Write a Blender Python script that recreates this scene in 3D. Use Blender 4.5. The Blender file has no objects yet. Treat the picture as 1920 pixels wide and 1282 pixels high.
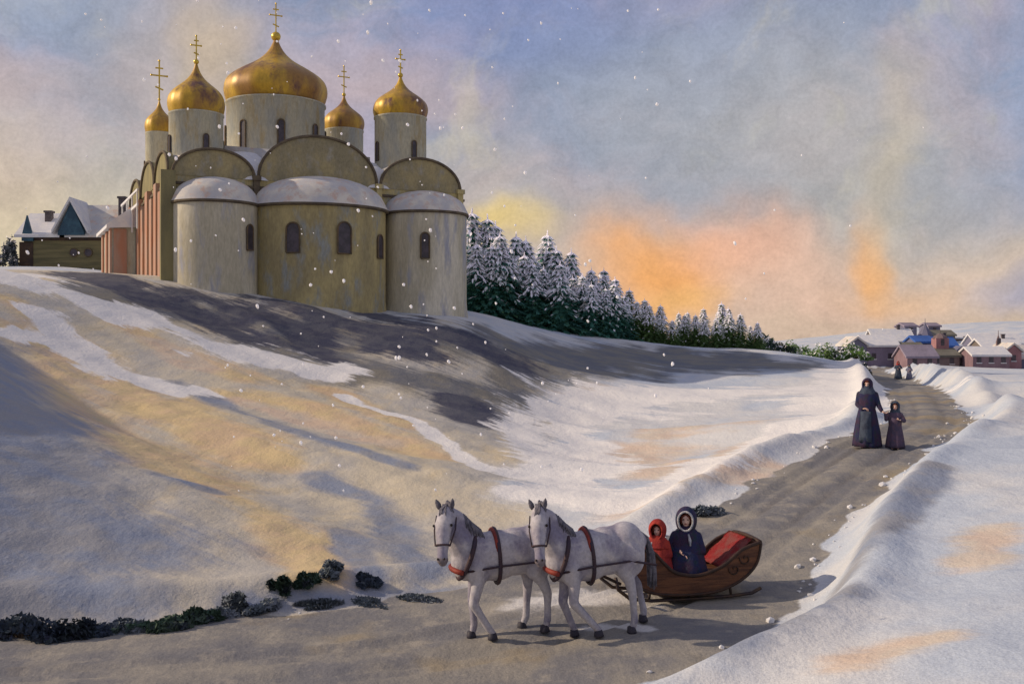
import bpy, bmesh, math, random
import numpy as np
from mathutils import Vector, Matrix
R = math.radians
sc = bpy.context.scene
C = sc.collection
random.seed(7)

# ---------------------------------------------------------------- camera
CAMZ = 4.24
cd = bpy.data.cameras.new('camera'); cd.lens = 37.5; cd.sensor_width = 36; cd.clip_end = 9000
cam = bpy.data.objects.new('camera', cd); C.objects.link(cam)
cam.location = (0, 0, CAMZ); cam.rotation_euler = (R(90), 0, 0)
sc.camera = cam
sc.view_settings.view_transform = 'Standard'; sc.view_settings.look = 'None'
sc.view_settings.gamma = 1; sc.view_settings.exposure = 0.2

# ---------------------------------------------------------------- sun
SUN_EL, SUN_AZ = 26.0, 176.0      # azimuth measured from +x towards +y: behind and left of the church
sl = bpy.data.lights.new('sun', 'SUN'); sl.energy = 3.3; sl.angle = R(0.8); sl.color = (1.0, 0.80, 0.58)
sun = bpy.data.objects.new('sun', sl); C.objects.link(sun)
sdir = Vector((math.cos(R(SUN_EL)) * math.cos(R(SUN_AZ)), math.cos(R(SUN_EL)) * math.sin(R(SUN_AZ)), math.sin(R(SUN_EL))))
sun.rotation_euler = sdir.to_track_quat('Z', 'Y').to_euler()

# ---------------------------------------------------------------- sky: Nishita under a cover of winter sunset cloud
W = bpy.data.worlds.new('World'); sc.world = W; W.use_nodes = True
def build_sky():
    nt = W.node_tree; N = nt.nodes; L = nt.links
    N.clear()
    out = N.new('ShaderNodeOutputWorld'); bg = N.new('ShaderNodeBackground'); L.new(bg.outputs[0], out.inputs[0])
    tc = N.new('ShaderNodeTexCoord')
    def math_(op, a, b=None, clamp=False):
        n = N.new('ShaderNodeMath'); n.operation = op; n.use_clamp = clamp
        for i, v in enumerate((a, b)):
            if v is None: continue
            if isinstance(v, (int, float)): n.inputs[i].default_value = v
            else: L.new(v, n.inputs[i])
        return n.outputs[0]
    def noise(scale, detail=5, rough=.55, vec=None, dist=0, st=(1, 1, 1)):
        mp = N.new('ShaderNodeMapping'); mp.inputs['Scale'].default_value = st
        L.new(vec or tc.outputs['Generated'], mp.inputs[0])
        n = N.new('ShaderNodeTexNoise'); n.inputs['Scale'].default_value = scale
        n.inputs['Detail'].default_value = detail; n.inputs['Roughness'].default_value = rough
        n.inputs['Distortion'].default_value = dist
        L.new(mp.outputs[0], n.inputs[0]); return n
    def mix(f, a, b):
        n = N.new('ShaderNodeMix'); n.data_type = 'RGBA'
        for s, v in ((n.inputs[0], f), (n.inputs[6], a), (n.inputs[7], b)):
            if isinstance(v, (int, float)): s.default_value = v
            elif isinstance(v, tuple): s.default_value = (*v, 1)
            else: L.new(v, s)
        return n.outputs[2]
    def ramp(fac, a, b):
        n = N.new('ShaderNodeMapRange'); n.interpolation_type = 'SMOOTHSTEP'
        n.inputs[1].default_value = a; n.inputs[2].default_value = b
        L.new(fac, n.inputs[0]); return n.outputs[0]
    # direction warped by noise so the cloud edges bleed
    wn = noise(5.0, 4, .6)
    wv = N.new('ShaderNodeVectorMath'); wv.operation = 'SUBTRACT'; L.new(wn.outputs['Color'], wv.inputs[0]); wv.inputs[1].default_value = (.5, .5, .5)
    ws = N.new('ShaderNodeVectorMath'); ws.operation = 'SCALE'; L.new(wv.outputs[0], ws.inputs[0]); ws.inputs['Scale'].default_value = .13
    wa = N.new('ShaderNodeVectorMath'); wa.operation = 'ADD'; L.new(tc.outputs['Generated'], wa.inputs[0]); L.new(ws.outputs[0], wa.inputs[1])
    D = wa.outputs[0]
    sep = N.new('ShaderNodeSeparateXYZ'); L.new(D, sep.inputs[0])
    el = sep.outputs['Z']
    sky = N.new('ShaderNodeTexSky'); sky.sky_type = 'NISHITA'; sky.sun_disc = False
    sky.sun_elevation = R(SUN_EL); sky.sun_rotation = R(90 - SUN_AZ)
    sk = N.new('ShaderNodeVectorMath'); sk.operation = 'SCALE'; L.new(sky.outputs[0], sk.inputs[0]); sk.inputs['Scale'].default_value = .06
    lav = (.335, .30, .37); slate = (.185, .225, .33); cream = (.47, .39, .30); pearl = (.37, .355, .33)
    c1 = mix(ramp(noise(4.5, 6, .62, D, .3, (1, 1, 1.9)).outputs[0], .38, .62), lav, slate)
    c1 = mix(ramp(noise(7.5, 5, .6, D, .6, (1.1, 1, 1.2)).outputs[0], .52, .72), c1, pearl)
    c1 = mix(ramp(el, .19, .03), c1, cream)
    col = c1
    # patches of tinted cloud, each at its own bearing: (dx, dz, half width, half height, colour, strength)
    for dx, dz, sx, sz, c, k in [
        (-.46, .09, .22, .10, (.54, .44, .27), .85),
        (-.33, .26, .16, .05, (.26, .29, .36), .45),
        (-.47, .29, .20, .05, (.27, .30, .38), .55),
        (-.28, .22, .09, .07, (.46, .35, .25), .5),
        (-.255, .255, .035, .04, (.52, .38, .20), .5),
        (-.10, .23, .10, .03, (.47, .34, .30), .5),
        (.00, .30, .10, .06, (.17, .21, .40), .65), (.24, .31, .16, .03, (.30, .26, .40), .5), (.17, .21, .13, .06, (.40, .39, .38), .5),
        (.22, .26, .20, .06, (.30, .31, .36), .35),
        (.47, .22, .06, .12, (.16, .26, .42), .75),
        (-.02, .15, .07, .06, (.50, .40, .30), .45),
        (-.01, .105, .06, .022, (.62, .45, .15), .85),
        (.10, .10, .06, .04, (.46, .34, .28), .5),
        (.22, .04, .26, .06, (.56, .39, .31), .9), (-.47, .15, .10, .05, (.50, .38, .29), .6),
        (.14, .075, .065, .045, (.70, .31, .09), .95),
        (.15, .04, .05, .02, (.70, .36, .10), .7),
        (.215, .095, .06, .04, (.66, .34, .22), .8),
        (.25, .05, .07, .05, (.55, .36, .27), .65),
        (.318, .075, .018, .05, (.68, .34, .13), .9),
        (.335, .045, .05, .018, (.62, .38, .22), .6),
        (.30, .17, .12, .07, (.42, .375, .30), .5),
        (.15, .17, .10, .05, (.29, .29, .31), .45),
        (.45, .04, .05, .022, (.28, .27, .36), .85), (.33, .16, .02, .08, (.46, .38, .27), .5),
        (.28, .005, .18, .02, (.50, .37, .28), .7),
        (-.45, .215, .10, .02, (.50, .36, .27), .35)]:
        v = N.new('ShaderNodeVectorMath'); v.operation = 'SUBTRACT'; L.new(D, v.inputs[0])
        dy = math.sqrt(max(.05, 1 - dx * dx - dz * dz))
        v.inputs[1].default_value = (dx, dy, dz)
        m = N.new('ShaderNodeVectorMath'); m.operation = 'MULTIPLY'; L.new(v.outputs[0], m.inputs[0])
        m.inputs[1].default_value = (1 / sx, 1.2, 1 / sz)
        l = N.new('ShaderNodeVectorMath'); l.operation = 'LENGTH'; L.new(m.outputs[0], l.inputs[0])
        f = math_('MULTIPLY', ramp(l.outputs['Value'], 1.5, .15), k)
        col = mix(f, col, c)
    # brush texture and paper-like granulation of the cloud
    gr = noise(26, 6, .7, D, .4, (1, 1, 1.4))
    grain = noise(330, 2, .6)
    b1 = math_('ADD', math_('MULTIPLY', gr.outputs[0], .62), math_('MULTIPLY', grain.outputs[0], .30))
    b1 = math_('ADD', b1, .54)
    fin = N.new('ShaderNodeVectorMath'); fin.operation = 'SCALE'; L.new(col, fin.inputs[0]); L.new(b1, fin.inputs['Scale'])
    allc = mix(.88, sk.outputs[0], fin.outputs[0])
    L.new(allc, bg.inputs[0]); bg.inputs[1].default_value = 1.18
build_sky()

# ---------------------------------------------------------------- helpers
def link(o, parent=None):
    C.objects.link(o)
    if parent is not None: o.parent = parent
    return o
def tag(o, label=None, cat=None, group=None, kind=None):
    if label: o['label'] = label
    if cat: o['category'] = cat
    if group: o['group'] = group
    if kind: o['kind'] = kind
    return o
def empty(name, loc, rz=0, label=None, cat=None, group=None):
    o = bpy.data.objects.new(name, None); o.empty_display_size = .3
    o.location = loc; o.rotation_euler = (0, 0, rz); C.objects.link(o)
    return tag(o, label, cat, group)
def mesh_obj(name, bm, mat, parent=None, smooth=False, loc=None):
    bmesh.ops.recalc_face_normals(bm, faces=bm.faces[:])
    me = bpy.data.meshes.new(name); bm.to_mesh(me); bm.free()
    if smooth:
        me.polygons.foreach_set('use_smooth', [True] * len(me.polygons))
    for m in (mat if isinstance(mat, (list, tuple)) else [mat]): me.materials.append(m)
    o = bpy.data.objects.new(name, me)
    if loc is not None: o.location = loc
    return link(o, parent)
def BM(): return bmesh.new()
def box(bm, x0, x1, y0, y1, z0, z1, M=None, mi=0):
    vs = [bm.verts.new(Vector(p)) for p in ((x0,y0,z0),(x1,y0,z0),(x1,y1,z0),(x0,y1,z0),(x0,y0,z1),(x1,y0,z1),(x1,y1,z1),(x0,y1,z1))]
    if M is not None:
        for v in vs: v.co = M @ v.co
    for f in ((0,3,2,1),(4,5,6,7),(0,1,5,4),(1,2,6,5),(2,3,7,6),(3,0,4,7)):
        q = bm.faces.new([vs[i] for i in f]); q.material_index = mi
    return vs
def tube(bm, pts, rads, n=8, cap=True, flat=1.0):
    pts = [Vector(p) for p in pts]
    if isinstance(rads, (int, float)): rads = [rads] * len(pts)
    rings = []; ref = None
    for i, p in enumerate(pts):
        t = (pts[min(i+1, len(pts)-1)] - pts[max(i-1, 0)]).normalized()
        if ref is None: ref = Vector((0, 0, 1)) if abs(t.z) < .9 else Vector((1, 0, 0))
        a = t.cross(ref).normalized(); b = a.cross(t).normalized(); ref = b
        rings.append([bm.verts.new(p + (a * math.cos(k * 2 * math.pi / n) * flat + b * math.sin(k * 2 * math.pi / n)) * rads[i]) for k in range(n)])
    for i in range(len(rings) - 1):
        for k in range(n):
            bm.faces.new((rings[i][k], rings[i][(k+1) % n], rings[i+1][(k+1) % n], rings[i+1][k]))
    if cap:
        bm.faces.new(rings[0][::-1]); bm.faces.new(rings[-1])
def lathe(bm, prof, n=32, c=(0, 0), a0=0, a1=2 * math.pi, sx=1, sy=1, fl=None):
    full = abs(a1 - a0 - 2 * math.pi) < 1e-4
    rings = []
    for r, z in prof:
        rings.append([bm.verts.new((c[0] + sx * r * (1 if fl is None else fl(a0 + (a1-a0)*k/n, z)) * math.cos(a0 + (a1-a0)*k/n),
                                    c[1] + sy * r * (1 if fl is None else fl(a0 + (a1-a0)*k/n, z)) * math.sin(a0 + (a1-a0)*k/n), z)) for k in range(n if full else n + 1)])
    m = len(rings[0])
    for i in range(len(rings) - 1):
        for k in range(m if full else m - 1):
            bm.faces.new((rings[i][k], rings[i][(k+1) % m], rings[i+1][(k+1) % m], rings[i+1][k]))
    return rings
def prism(bm, poly, y0, y1, M=None):
    """polygon in (x, z) extruded along y"""
    a = [bm.verts.new((x, y0, z)) for x, z in poly]; b = [bm.verts.new((x, y1, z)) for x, z in poly]
    if M is not None:
        for v in a + b: v.co = M @ v.co
    n = len(poly)
    bm.faces.new(a[::-1]); bm.faces.new(b)
    for i in range(n): bm.faces.new((a[i], a[(i+1) % n], b[(i+1) % n], b[i]))
def ball(bm, c, r, seg=12, rings=8, M=None):
    r = (r, r, r) if isinstance(r, (int, float)) else r
    m = Matrix.Translation(c) @ (M or Matrix.Identity(4)) @ Matrix.Diagonal((*r, 1))
    bmesh.ops.create_uvsphere(bm, u_segments=seg, v_segments=rings, radius=1, matrix=m)
def capsule(bm, p0, r0, p1, r1, n=12):
    p0 = Vector(p0); p1 = Vector(p1)
    tube(bm, [p0, p0.lerp(p1, .5), p1], [r0, (r0 + r1) / 2, r1], n)
    ball(bm, p0, r0, n, 8); ball(bm, p1, r1, n, 8)
def chain(bm, pts):
    for (a, ra), (b, rb) in zip(pts, pts[1:]): capsule(bm, a, ra, b, rb)
def organic(name, bm, voxel, mat, parent=None, smooth=6, extra=None):
    """fuse overlapping closed shapes into ONE continuous surface"""
    bmesh.ops.recalc_face_normals(bm, faces=bm.faces[:])
    me = bpy.data.meshes.new(name + '_raw'); bm.to_mesh(me); bm.free()
    t = bpy.data.objects.new('tmp', me); C.objects.link(t)
    r = t.modifiers.new('r', 'REMESH'); r.mode = 'VOXEL'; r.voxel_size = voxel
    if smooth:
        s = t.modifiers.new('s', 'SMOOTH'); s.iterations = smooth; s.factor = .5
    dg = bpy.context.evaluated_depsgraph_get(); dg.update()
    m2 = bpy.data.meshes.new_from_object(t.evaluated_get(dg)); m2.name = name
    bpy.data.objects.remove(t); bpy.data.meshes.remove(me)
    if extra is not None:
        b2 = BM(); b2.from_mesh(m2); extra(b2); b2.to_mesh(m2); b2.free()
    m2.materials.clear()
    for m in (mat if isinstance(mat, (list, tuple)) else [mat]): m2.materials.append(m)
    m2.polygons.foreach_set('use_smooth', [True] * len(m2.polygons))
    o = bpy.data.objects.new(name, m2); return link(o, parent)
def copy_tree(o, parent=None):
    c = o.copy(); C.objects.link(c); c.parent = parent
    for ch in list(o.children): copy_tree(ch, c)
    return c

# ---------------------------------------------------------------- materials
def mat(name, col, col2=None, scale=2.0, rough=.9, bump=.15, metal=0.0, col3=None, grain=60.0, stretch=(1, 1, 1), lo=.38, hi=.62, bscale=None, coords='Object', spec=.25):
    m = bpy.data.materials.new(name); m.use_nodes = True
    nt = m.node_tree; N = nt.nodes; L = nt.links
    b = N['Principled BSDF']; b.inputs['Roughness'].default_value = rough; b.inputs['Metallic'].default_value = metal
    b.inputs['Specular IOR Level'].default_value = spec
    tc = N.new('ShaderNodeTexCoord'); mp = N.new('ShaderNodeMapping'); mp.inputs['Scale'].default_value = stretch
    L.new(tc.outputs[coords], mp.inputs[0])
    def nz(s, d=5, r=.6):
        n = N.new('ShaderNodeTexNoise'); n.inputs['Scale'].default_value = s; n.inputs['Detail'].default_value = d
        n.inputs['Roughness'].default_value = r; L.new(mp.outputs[0], n.inputs[0]); return n
    def rng(s, a, c):
        n = N.new('ShaderNodeMapRange'); n.interpolation_type = 'SMOOTHSTEP'; n.inputs[1].default_value = a; n.inputs[2].default_value = c
        L.new(s, n.inputs[0]); return n.outputs[0]
    def mix(f, a, c):
        n = N.new('ShaderNodeMix'); n.data_type = 'RGBA'
        L.new(f, n.inputs[0])
        for s, v in ((n.inputs[6], a), (n.inputs[7], c)):
            if isinstance(v, tuple): s.default_value = (*v, 1)
            else: L.new(v, s)
        return n.outputs[2]
    c = mix(rng(nz(scale).outputs[0], lo, hi), col, col2 or tuple(x * .75 for x in col))
    if col3: c = mix(rng(nz(scale * 2.3, 6, .65).outputs[0], .5, .68), c, col3)
    g = nz(grain, 3, .7)
    gm = N.new('ShaderNodeMapRange'); gm.inputs[1].default_value = .3; gm.inputs[2].default_value = .7
    gm.inputs[3].default_value = .82; gm.inputs[4].default_value = 1.12; L.new(g.outputs[0], gm.inputs[0])
    sv = N.new('ShaderNodeVectorMath'); sv.operation = 'SCALE'; L.new(c, sv.inputs[0]); L.new(gm.outputs[0], sv.inputs['Scale'])
    L.new(sv.outputs[0], b.inputs['Base Color'])
    if bump:
        bn = N.new('ShaderNodeBump'); bn.inputs['Strength'].default_value = bump; bn.inputs['Distance'].default_value = .05
        L.new(nz(bscale or scale * 6, 6, .65).outputs[0], bn.inputs['Height']); L.new(bn.outputs[0], b.inputs['Normal'])
    return m
M = {}
M['snow'] = mat('snow', (.74, .73, .72), (.64, .65, .69), 1.6, .85, .35)
M['roof_snow'] = mat('roof_snow', (.70, .66, .58), (.52, .52, .53), .8, .85, .3, col3=(.60, .46, .38))
M['stucco'] = mat('stucco', (.50, .42, .20), (.33, .28, .15), .45, .92, .25, col3=(.30, .32, .30), stretch=(1, 1, .35), grain=9)
M['stucco_pale'] = mat('stucco_pale', (.66, .62, .50), (.50, .46, .34), .5, .92, .25, col3=(.38, .39, .44), stretch=(1, 1, .25), grain=9)
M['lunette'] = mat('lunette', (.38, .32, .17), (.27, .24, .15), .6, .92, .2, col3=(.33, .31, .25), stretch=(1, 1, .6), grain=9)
M['drum'] = mat('drum_stucco', (.52, .50, .38), (.38, .40, .38), .6, .9, .2, col3=(.44, .38, .24), stretch=(1, 1, .3), grain=10)
M['moulding'] = mat('moulding', (.10, .08, .06), (.15, .12, .08), 2, .9, .1)
M['terracotta'] = mat('terracotta', (.44, .22, .14), (.40, .28, .22), 1.2, .9, .2, stretch=(1, 1, .3))
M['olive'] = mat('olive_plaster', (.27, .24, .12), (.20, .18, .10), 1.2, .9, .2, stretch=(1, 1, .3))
M['gold'] = mat('gilt', (.56, .35, .03), (.30, .16, .04), .40, .45, .08, metal=.22, col3=(.14, .065, .05), grain=7, spec=.5, stretch=(1, 1, .5))
M['gold2'] = mat('bright_gilt', (.70, .50, .07), (.55, .38, .06), 3, .35, .05, metal=.6, spec=.5)
M['pane'] = mat('dark_window', (.035, .03, .04), (.07, .055, .075), 2.5, .4, 0, spec=.5)
M['frame'] = mat('window_reveal', (.17, .12, .07), (.11, .09, .06), 3, .9, .1)
M['log'] = mat('house_log', (.23, .20, .10), (.14, .13, .07), .8, .9, .4, stretch=(.3, .3, 4))
M['log_dark'] = mat('house_dark_log', (.10, .065, .045), (.06, .045, .04), 1, .9, .4)
M['teal'] = mat('gable_teal', (.06, .13, .18), (.04, .08, .12), 1.2, .8, .2)
M['chimney'] = mat('chimney_brick', (.09, .08, .09), (.14, .12, .12), 4, .9, .3)
M['skin'] = mat('skin', (.80, .57, .46), (.72, .45, .36), 12, .6, 0)
M['eye'] = mat('eye', (.02, .015, .015), (.03, .02, .02), 5, .3, 0)
M['lip'] = mat('lip', (.40, .10, .09), (.32, .08, .08), 5, .5, 0)
M['hair'] = mat('auburn_hair', (.20, .05, .03), (.12, .03, .02), 20, .7, .3)
M['navy'] = mat('navy_wool', (.022, .028, .085), (.045, .025, .055), 5, .85, .4, col3=(.02, .04, .05))
M['plum'] = mat('plum_wool', (.10, .07, .12), (.07, .06, .10), 5, .85, .4, col3=(.14, .08, .10))
M['slate_wool'] = mat('slate_wool', (.06, .08, .12), (.04, .05, .08), 5, .85, .4)
M['red'] = mat('red_wool', (.40, .045, .03), (.26, .025, .025), 6, .8, .3)
M['pinkred'] = mat('red_cushion', (.42, .035, .04), (.36, .11, .10), 5, .8, .25)
M['fur'] = mat('white_fur', (.70, .70, .72), (.45, .47, .52), 14, .95, .9, bscale=60)
M['boot'] = mat('felt_boot', (.05, .04, .04), (.03, .03, .03), 8, .9, .2)
M['wood'] = mat('sleigh_wood', (.16, .07, .035), (.08, .035, .022), 2.5, .65, .35, stretch=(.6, 6, 6), grain=30)
M['wood_dark'] = mat('sleigh_dark_trim', (.035, .022, .018), (.06, .03, .02), 6, .55, .2)
M['iron'] = mat('sleigh_runner_iron', (.05, .04, .045), (.09, .06, .04), 6, .5, .2, metal=.4)
M['coat'] = mat('grey_horse_coat', (.46, .445, .48), (.22, .205, .28), 1.7, .75, .12, col3=(.50, .47, .48), grain=25)
M['mane'] = mat('mane', (.10, .10, .13), (.2, .19, .22), 14, .8, .5)
M['hoof'] = mat('hoof', (.03, .03, .045), (.05, .045, .06), 8, .6, .1)
M['muzzle'] = mat('muzzle', (.16, .14, .16), (.24, .2, .21), 8, .7, .1)
M['leather'] = mat('harness_leather', (.04, .03, .05), (.06, .035, .04), 8, .6, .1)
M['leather_red'] = mat('harness_red', (.27, .045, .03), (.17, .03, .025), 8, .6, .1)
M['bark'] = mat('bark', (.07, .05, .035), (.04, .03, .025), 4, .95, .5)
M['fir'] = mat('fir_needles', (.045, .145, .115), (.032, .095, .09), .7, .9, .2, col3=(.07, .15, .06), grain=4)
M['fir2'] = mat('warm_fir_needles', (.09, .15, .045), (.055, .10, .045), .7, .9, .2, col3=(.06, .08, .02), grain=4)
M['fir_snow'] = mat('fir_snow', (.86, .85, .87), (.76, .74, .80), 1.2, .85, .2)
M['shrub_navy'] = mat('dark_shrub', (.04, .055, .085), (.055, .075, .08), 2, .9, .3, col3=(.03, .035, .06))
M['shrub_green'] = mat('green_shrub', (.045, .085, .06), (.06, .09, .06), 2, .9, .3, col3=(.04, .05, .08))
M['shrub_grey'] = mat('grey_shrub', (.11, .135, .155), (.16, .18, .21), 2, .9, .3)
def translucent(key, colr, k=1.0):
    nt = M[key].node_tree; N = nt.nodes; L = nt.links; t = N.new('ShaderNodeBsdfTranslucent'); t.inputs[0].default_value = (*colr, 1)
    m = N.new('ShaderNodeAddShader'); L.new(N['Principled BSDF'].outputs[0], m.inputs[0]); L.new(t.outputs[0], m.inputs[1]); L.new(m.outputs[0], N['Material Output'].inputs[0])
translucent('fir', (.04, .14, .10)); translucent('fir2', (.08, .14, .04)); translucent('fir_snow', (.34, .33, .35))
M['flake'] = mat('snowflake', (.75, .75, .75), (.7, .7, .72), 5, .8, 0)
def _ice():
    nt = M['flake'].node_tree; N = nt.nodes; L = nt.links; t = N.new('ShaderNodeBsdfTranslucent'); t.inputs[0].default_value = (.35, .35, .36, 1)
    m = N.new('ShaderNodeAddShader'); L.new(N['Principled BSDF'].outputs[0], m.inputs[0]); L.new(t.outputs[0], m.inputs[1]); L.new(m.outputs[0], N['Material Output'].inputs[0])
    N['Principled BSDF'].inputs['Alpha'].default_value = 1
_ice()
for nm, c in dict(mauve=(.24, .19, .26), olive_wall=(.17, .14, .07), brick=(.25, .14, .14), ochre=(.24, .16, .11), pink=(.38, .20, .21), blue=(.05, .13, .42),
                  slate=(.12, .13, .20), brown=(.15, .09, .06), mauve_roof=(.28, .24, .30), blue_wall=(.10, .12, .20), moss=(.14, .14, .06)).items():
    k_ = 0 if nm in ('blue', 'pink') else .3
    c = tuple(a * (1 - k_) + b * k_ for a, b in zip(c, (.30, .27, .36)))  # town colours mixed towards purple as painted haze
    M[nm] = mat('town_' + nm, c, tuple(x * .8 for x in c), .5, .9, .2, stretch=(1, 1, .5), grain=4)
# ---------------------------------------------------------------- terrain: height field through surveyed heights and a ridge added for shade
def _hash(ix, iy, s):
    h = (ix * 374761393 + iy * 668265263 + s * 2147483647) & 0xffffffff
    h = ((h ^ (h >> 13)) * 1274126177) & 0xffffffff
    return ((h ^ (h >> 16)) & 0xffff) / 65535.0
def vnoise(x, y, s=0):
    x = np.asarray(x, float); y = np.asarray(y, float)
    ix = np.floor(x).astype(np.int64); iy = np.floor(y).astype(np.int64); fx = x - ix; fy = y - iy
    fx = fx * fx * (3 - 2 * fx); fy = fy * fy * (3 - 2 * fy)
    a = _hash(ix, iy, s); b = _hash(ix + 1, iy, s); c = _hash(ix, iy + 1, s); d = _hash(ix + 1, iy + 1, s)
    return (a * (1 - fx) + b * fx) * (1 - fy) + (c * (1 - fx) + d * fx) * fy - .5
def fbm(x, y, o=4, s=0):
    t = 0; k = 1
    for i in range(o): t = t + vnoise(x * 2**i, y * 2**i, s + i) * k; k *= .5
    return t
SURVEY_AND_ADDED_RIDGE = [  # x, y, z
 (-7.3,15.2,.07),(-8.64,18,1.0),(-11.5,24,2.33),(-16.8,35,4.24),(-29.8,62,8.1),
 (-5.3,16,.17),(-7.6,23,1.26),(-12.5,38,3.1),(-18.9,57,7.4),(-15,50,5.4),
 (-3.1,17,.17),(-4.7,26,.87),(-6.8,38,2.2),(-10.8,60,6.5),(-8.5,50,4.1),
 (-.6,19,.12),(-.84,28,.6),(-1.3,42,1.95),(-3.0,66,6.1),(-2,54,3.9),
 (1.4,70,5.0),(1.75,50,1.9),(3.5,60,3.2),
 (4.2,35,.7),(8.7,60,2.5),(6.5,26,1.35),(10.3,38,1.5),(15.4,48,2.0),(28,82,2.2),(35,110,2.0),(51,110,1.2),
 (21.1,45,2.46),(9.2,22,1.94),(7.5,16,1.37),(5.4,14.5,.95),(3.6,12.5,.75),(4.7,10,1.1),(2.2,11.5,.35),(12,30,2.1),(14,20,2.3),(10,10,2),
 (-34.7,84,10.2),(-40,70,9.0),(-26,80,9.0),(-20,76,8.4),(-12,76,7.4),(-3,80,6.3),(1.6,80,5.7),(7.8,82,4.7),(19,88,3.7),(33,105,2.5),
 (45,135,1.0),(70,150,.6),(56,150,.6),(85,155,.6),(60,180,1.6),(90,190,4.0),(105,260,8.5),(85,255,5.5),(150,260,9.5),(50,250,2.5),
 (-21,14,4.2),(-21.5,20,6.2),(-22,27,7.4),(-25,33,7.6),(-27,38,7.8),(-33,50,9.0),(-60,40,10),(-60,90,11),(-100,0,8),(-100,200,12),(-20,160,3),(-60,300,3),(20,130,2),  # starts with an unseen ridge raised at left to shade the hill
 (-10,5,-.1),(0,5,0),(0,-20,0),(-30,-20,0),(20,-20,1.5),(30,10,3),(60,30,3),(100,80,3),(200,150,3),(200,-50,2),(-200,-50,4),
 (0,500,1.5),(40,350,2),(80,400,3),(130,380,6),(25,250,2.2),(-300,500,4),(300,500,4),(0,1500,0),(-1500,1500,0),(1500,1500,0),(0,3500,0),(2500,0,0),(-2500,0,0),(2500,3500,0),(-2500,3500,0),(0,-300,0)]
def _warp(x, y): return 15 * np.arcsinh(np.asarray(x, float) / 15), 15 * np.arcsinh(np.asarray(y, float) / 15)
_P = np.array(SURVEY_AND_ADDED_RIDGE); _px, _py = _warp(_P[:, 0], _P[:, 1])
def _phi(r2): return .5 * r2 * np.log(r2 + 1e-9)
def _fit():
    n = len(_P); K = _phi((_px[:, None] - _px) ** 2 + (_py[:, None] - _py) ** 2) + np.eye(n) * .6
    A = np.zeros((n + 3, n + 3)); A[:n, :n] = K; A[:n, n] = 1; A[:n, n+1] = _px; A[:n, n+2] = _py; A[n:, :n] = A[:n, n:].T
    return np.linalg.solve(A, np.concatenate([_P[:, 2], [0, 0, 0]]))
_w = _fit()
def base_h(x, y):
    x = np.atleast_1d(np.asarray(x, float)); y = np.atleast_1d(np.asarray(y, float)); qx, qy = _warp(x, y)
    out = np.zeros(len(qx))
    for i in range(0, len(qx), 20000):
        s = slice(i, i + 20000)
        out[s] = _phi((qx[s, None] - _px) ** 2 + (qy[s, None] - _py) ** 2) @ _w[:-3] + _w[-3] + _w[-2] * qx[s] + _w[-1] * qy[s]
    return out
ROAD = np.array([  # x, y, z, half width
 (-60,6,0,3),(-14,11.8,0,2.6),(-7.5,12.7,0,2.5),(-3,13.8,0,2.8),(-.7,14.9,.0,2.8),(1.2,15.9,.24,2.7),(2.7,17.6,.30,2.1),(4.45,20.0,.60,1.45),(6.8,23.4,1.15,1.3),
 (9.35,26.9,1.65,1.15),(12.2,31.3,1.85,1.1),(15.2,39.3,1.95,1.0),(19.5,52,1.95,1.15),(25.3,70,1.45,1.4),(33,93,.87,1.9),(45,135,.7,2),(56,150,.6,2)], float)
def _dens():
    out = []
    t = np.arange(len(ROAD)); 
    for i in range(len(ROAD) - 1):
        p0 = ROAD[max(i-1, 0)]; p1 = ROAD[i]; p2 = ROAD[i+1]; p3 = ROAD[min(i+2, len(ROAD)-1)]
        for k in np.linspace(0, 1, 6, endpoint=False):
            out.append(.5 * (2*p1 + (p2-p0)*k + (2*p0-5*p1+4*p2-p3)*k*k + (3*p1-3*p2+p3-p0)*k**3) if 0 < i else p1 + (p2-p1)*k)
    out.append(ROAD[-1]); return np.array(out)
RD = _dens()
def road_info(x, y):
    best = np.full(len(x), 1e9); z = np.zeros(len(x)); hw = np.ones(len(x)); side = np.zeros(len(x))
    for a, b in zip(RD, RD[1:]):
        dx, dy = b[0]-a[0], b[1]-a[1]; l2 = dx*dx+dy*dy
        t = np.clip(((x-a[0])*dx+(y-a[1])*dy)/l2, 0, 1)
        ex = x-(a[0]+dx*t); ey = y-(a[1]+dy*t); d = np.hypot(ex, ey); m = d < best
        best[m] = d[m]; z[m] = (a[2]+(b[2]-a[2])*t)[m]; hw[m] = (a[3]+(b[3]-a[3])*t)[m]; side[m] = np.sign(dx*ey-dy*ex)[m]
    return best, z, hw, side
def sstep(a, b, x):
    t = np.clip((x-a)/(b-a), 0, 1); return t*t*(3-2*t)
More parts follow.
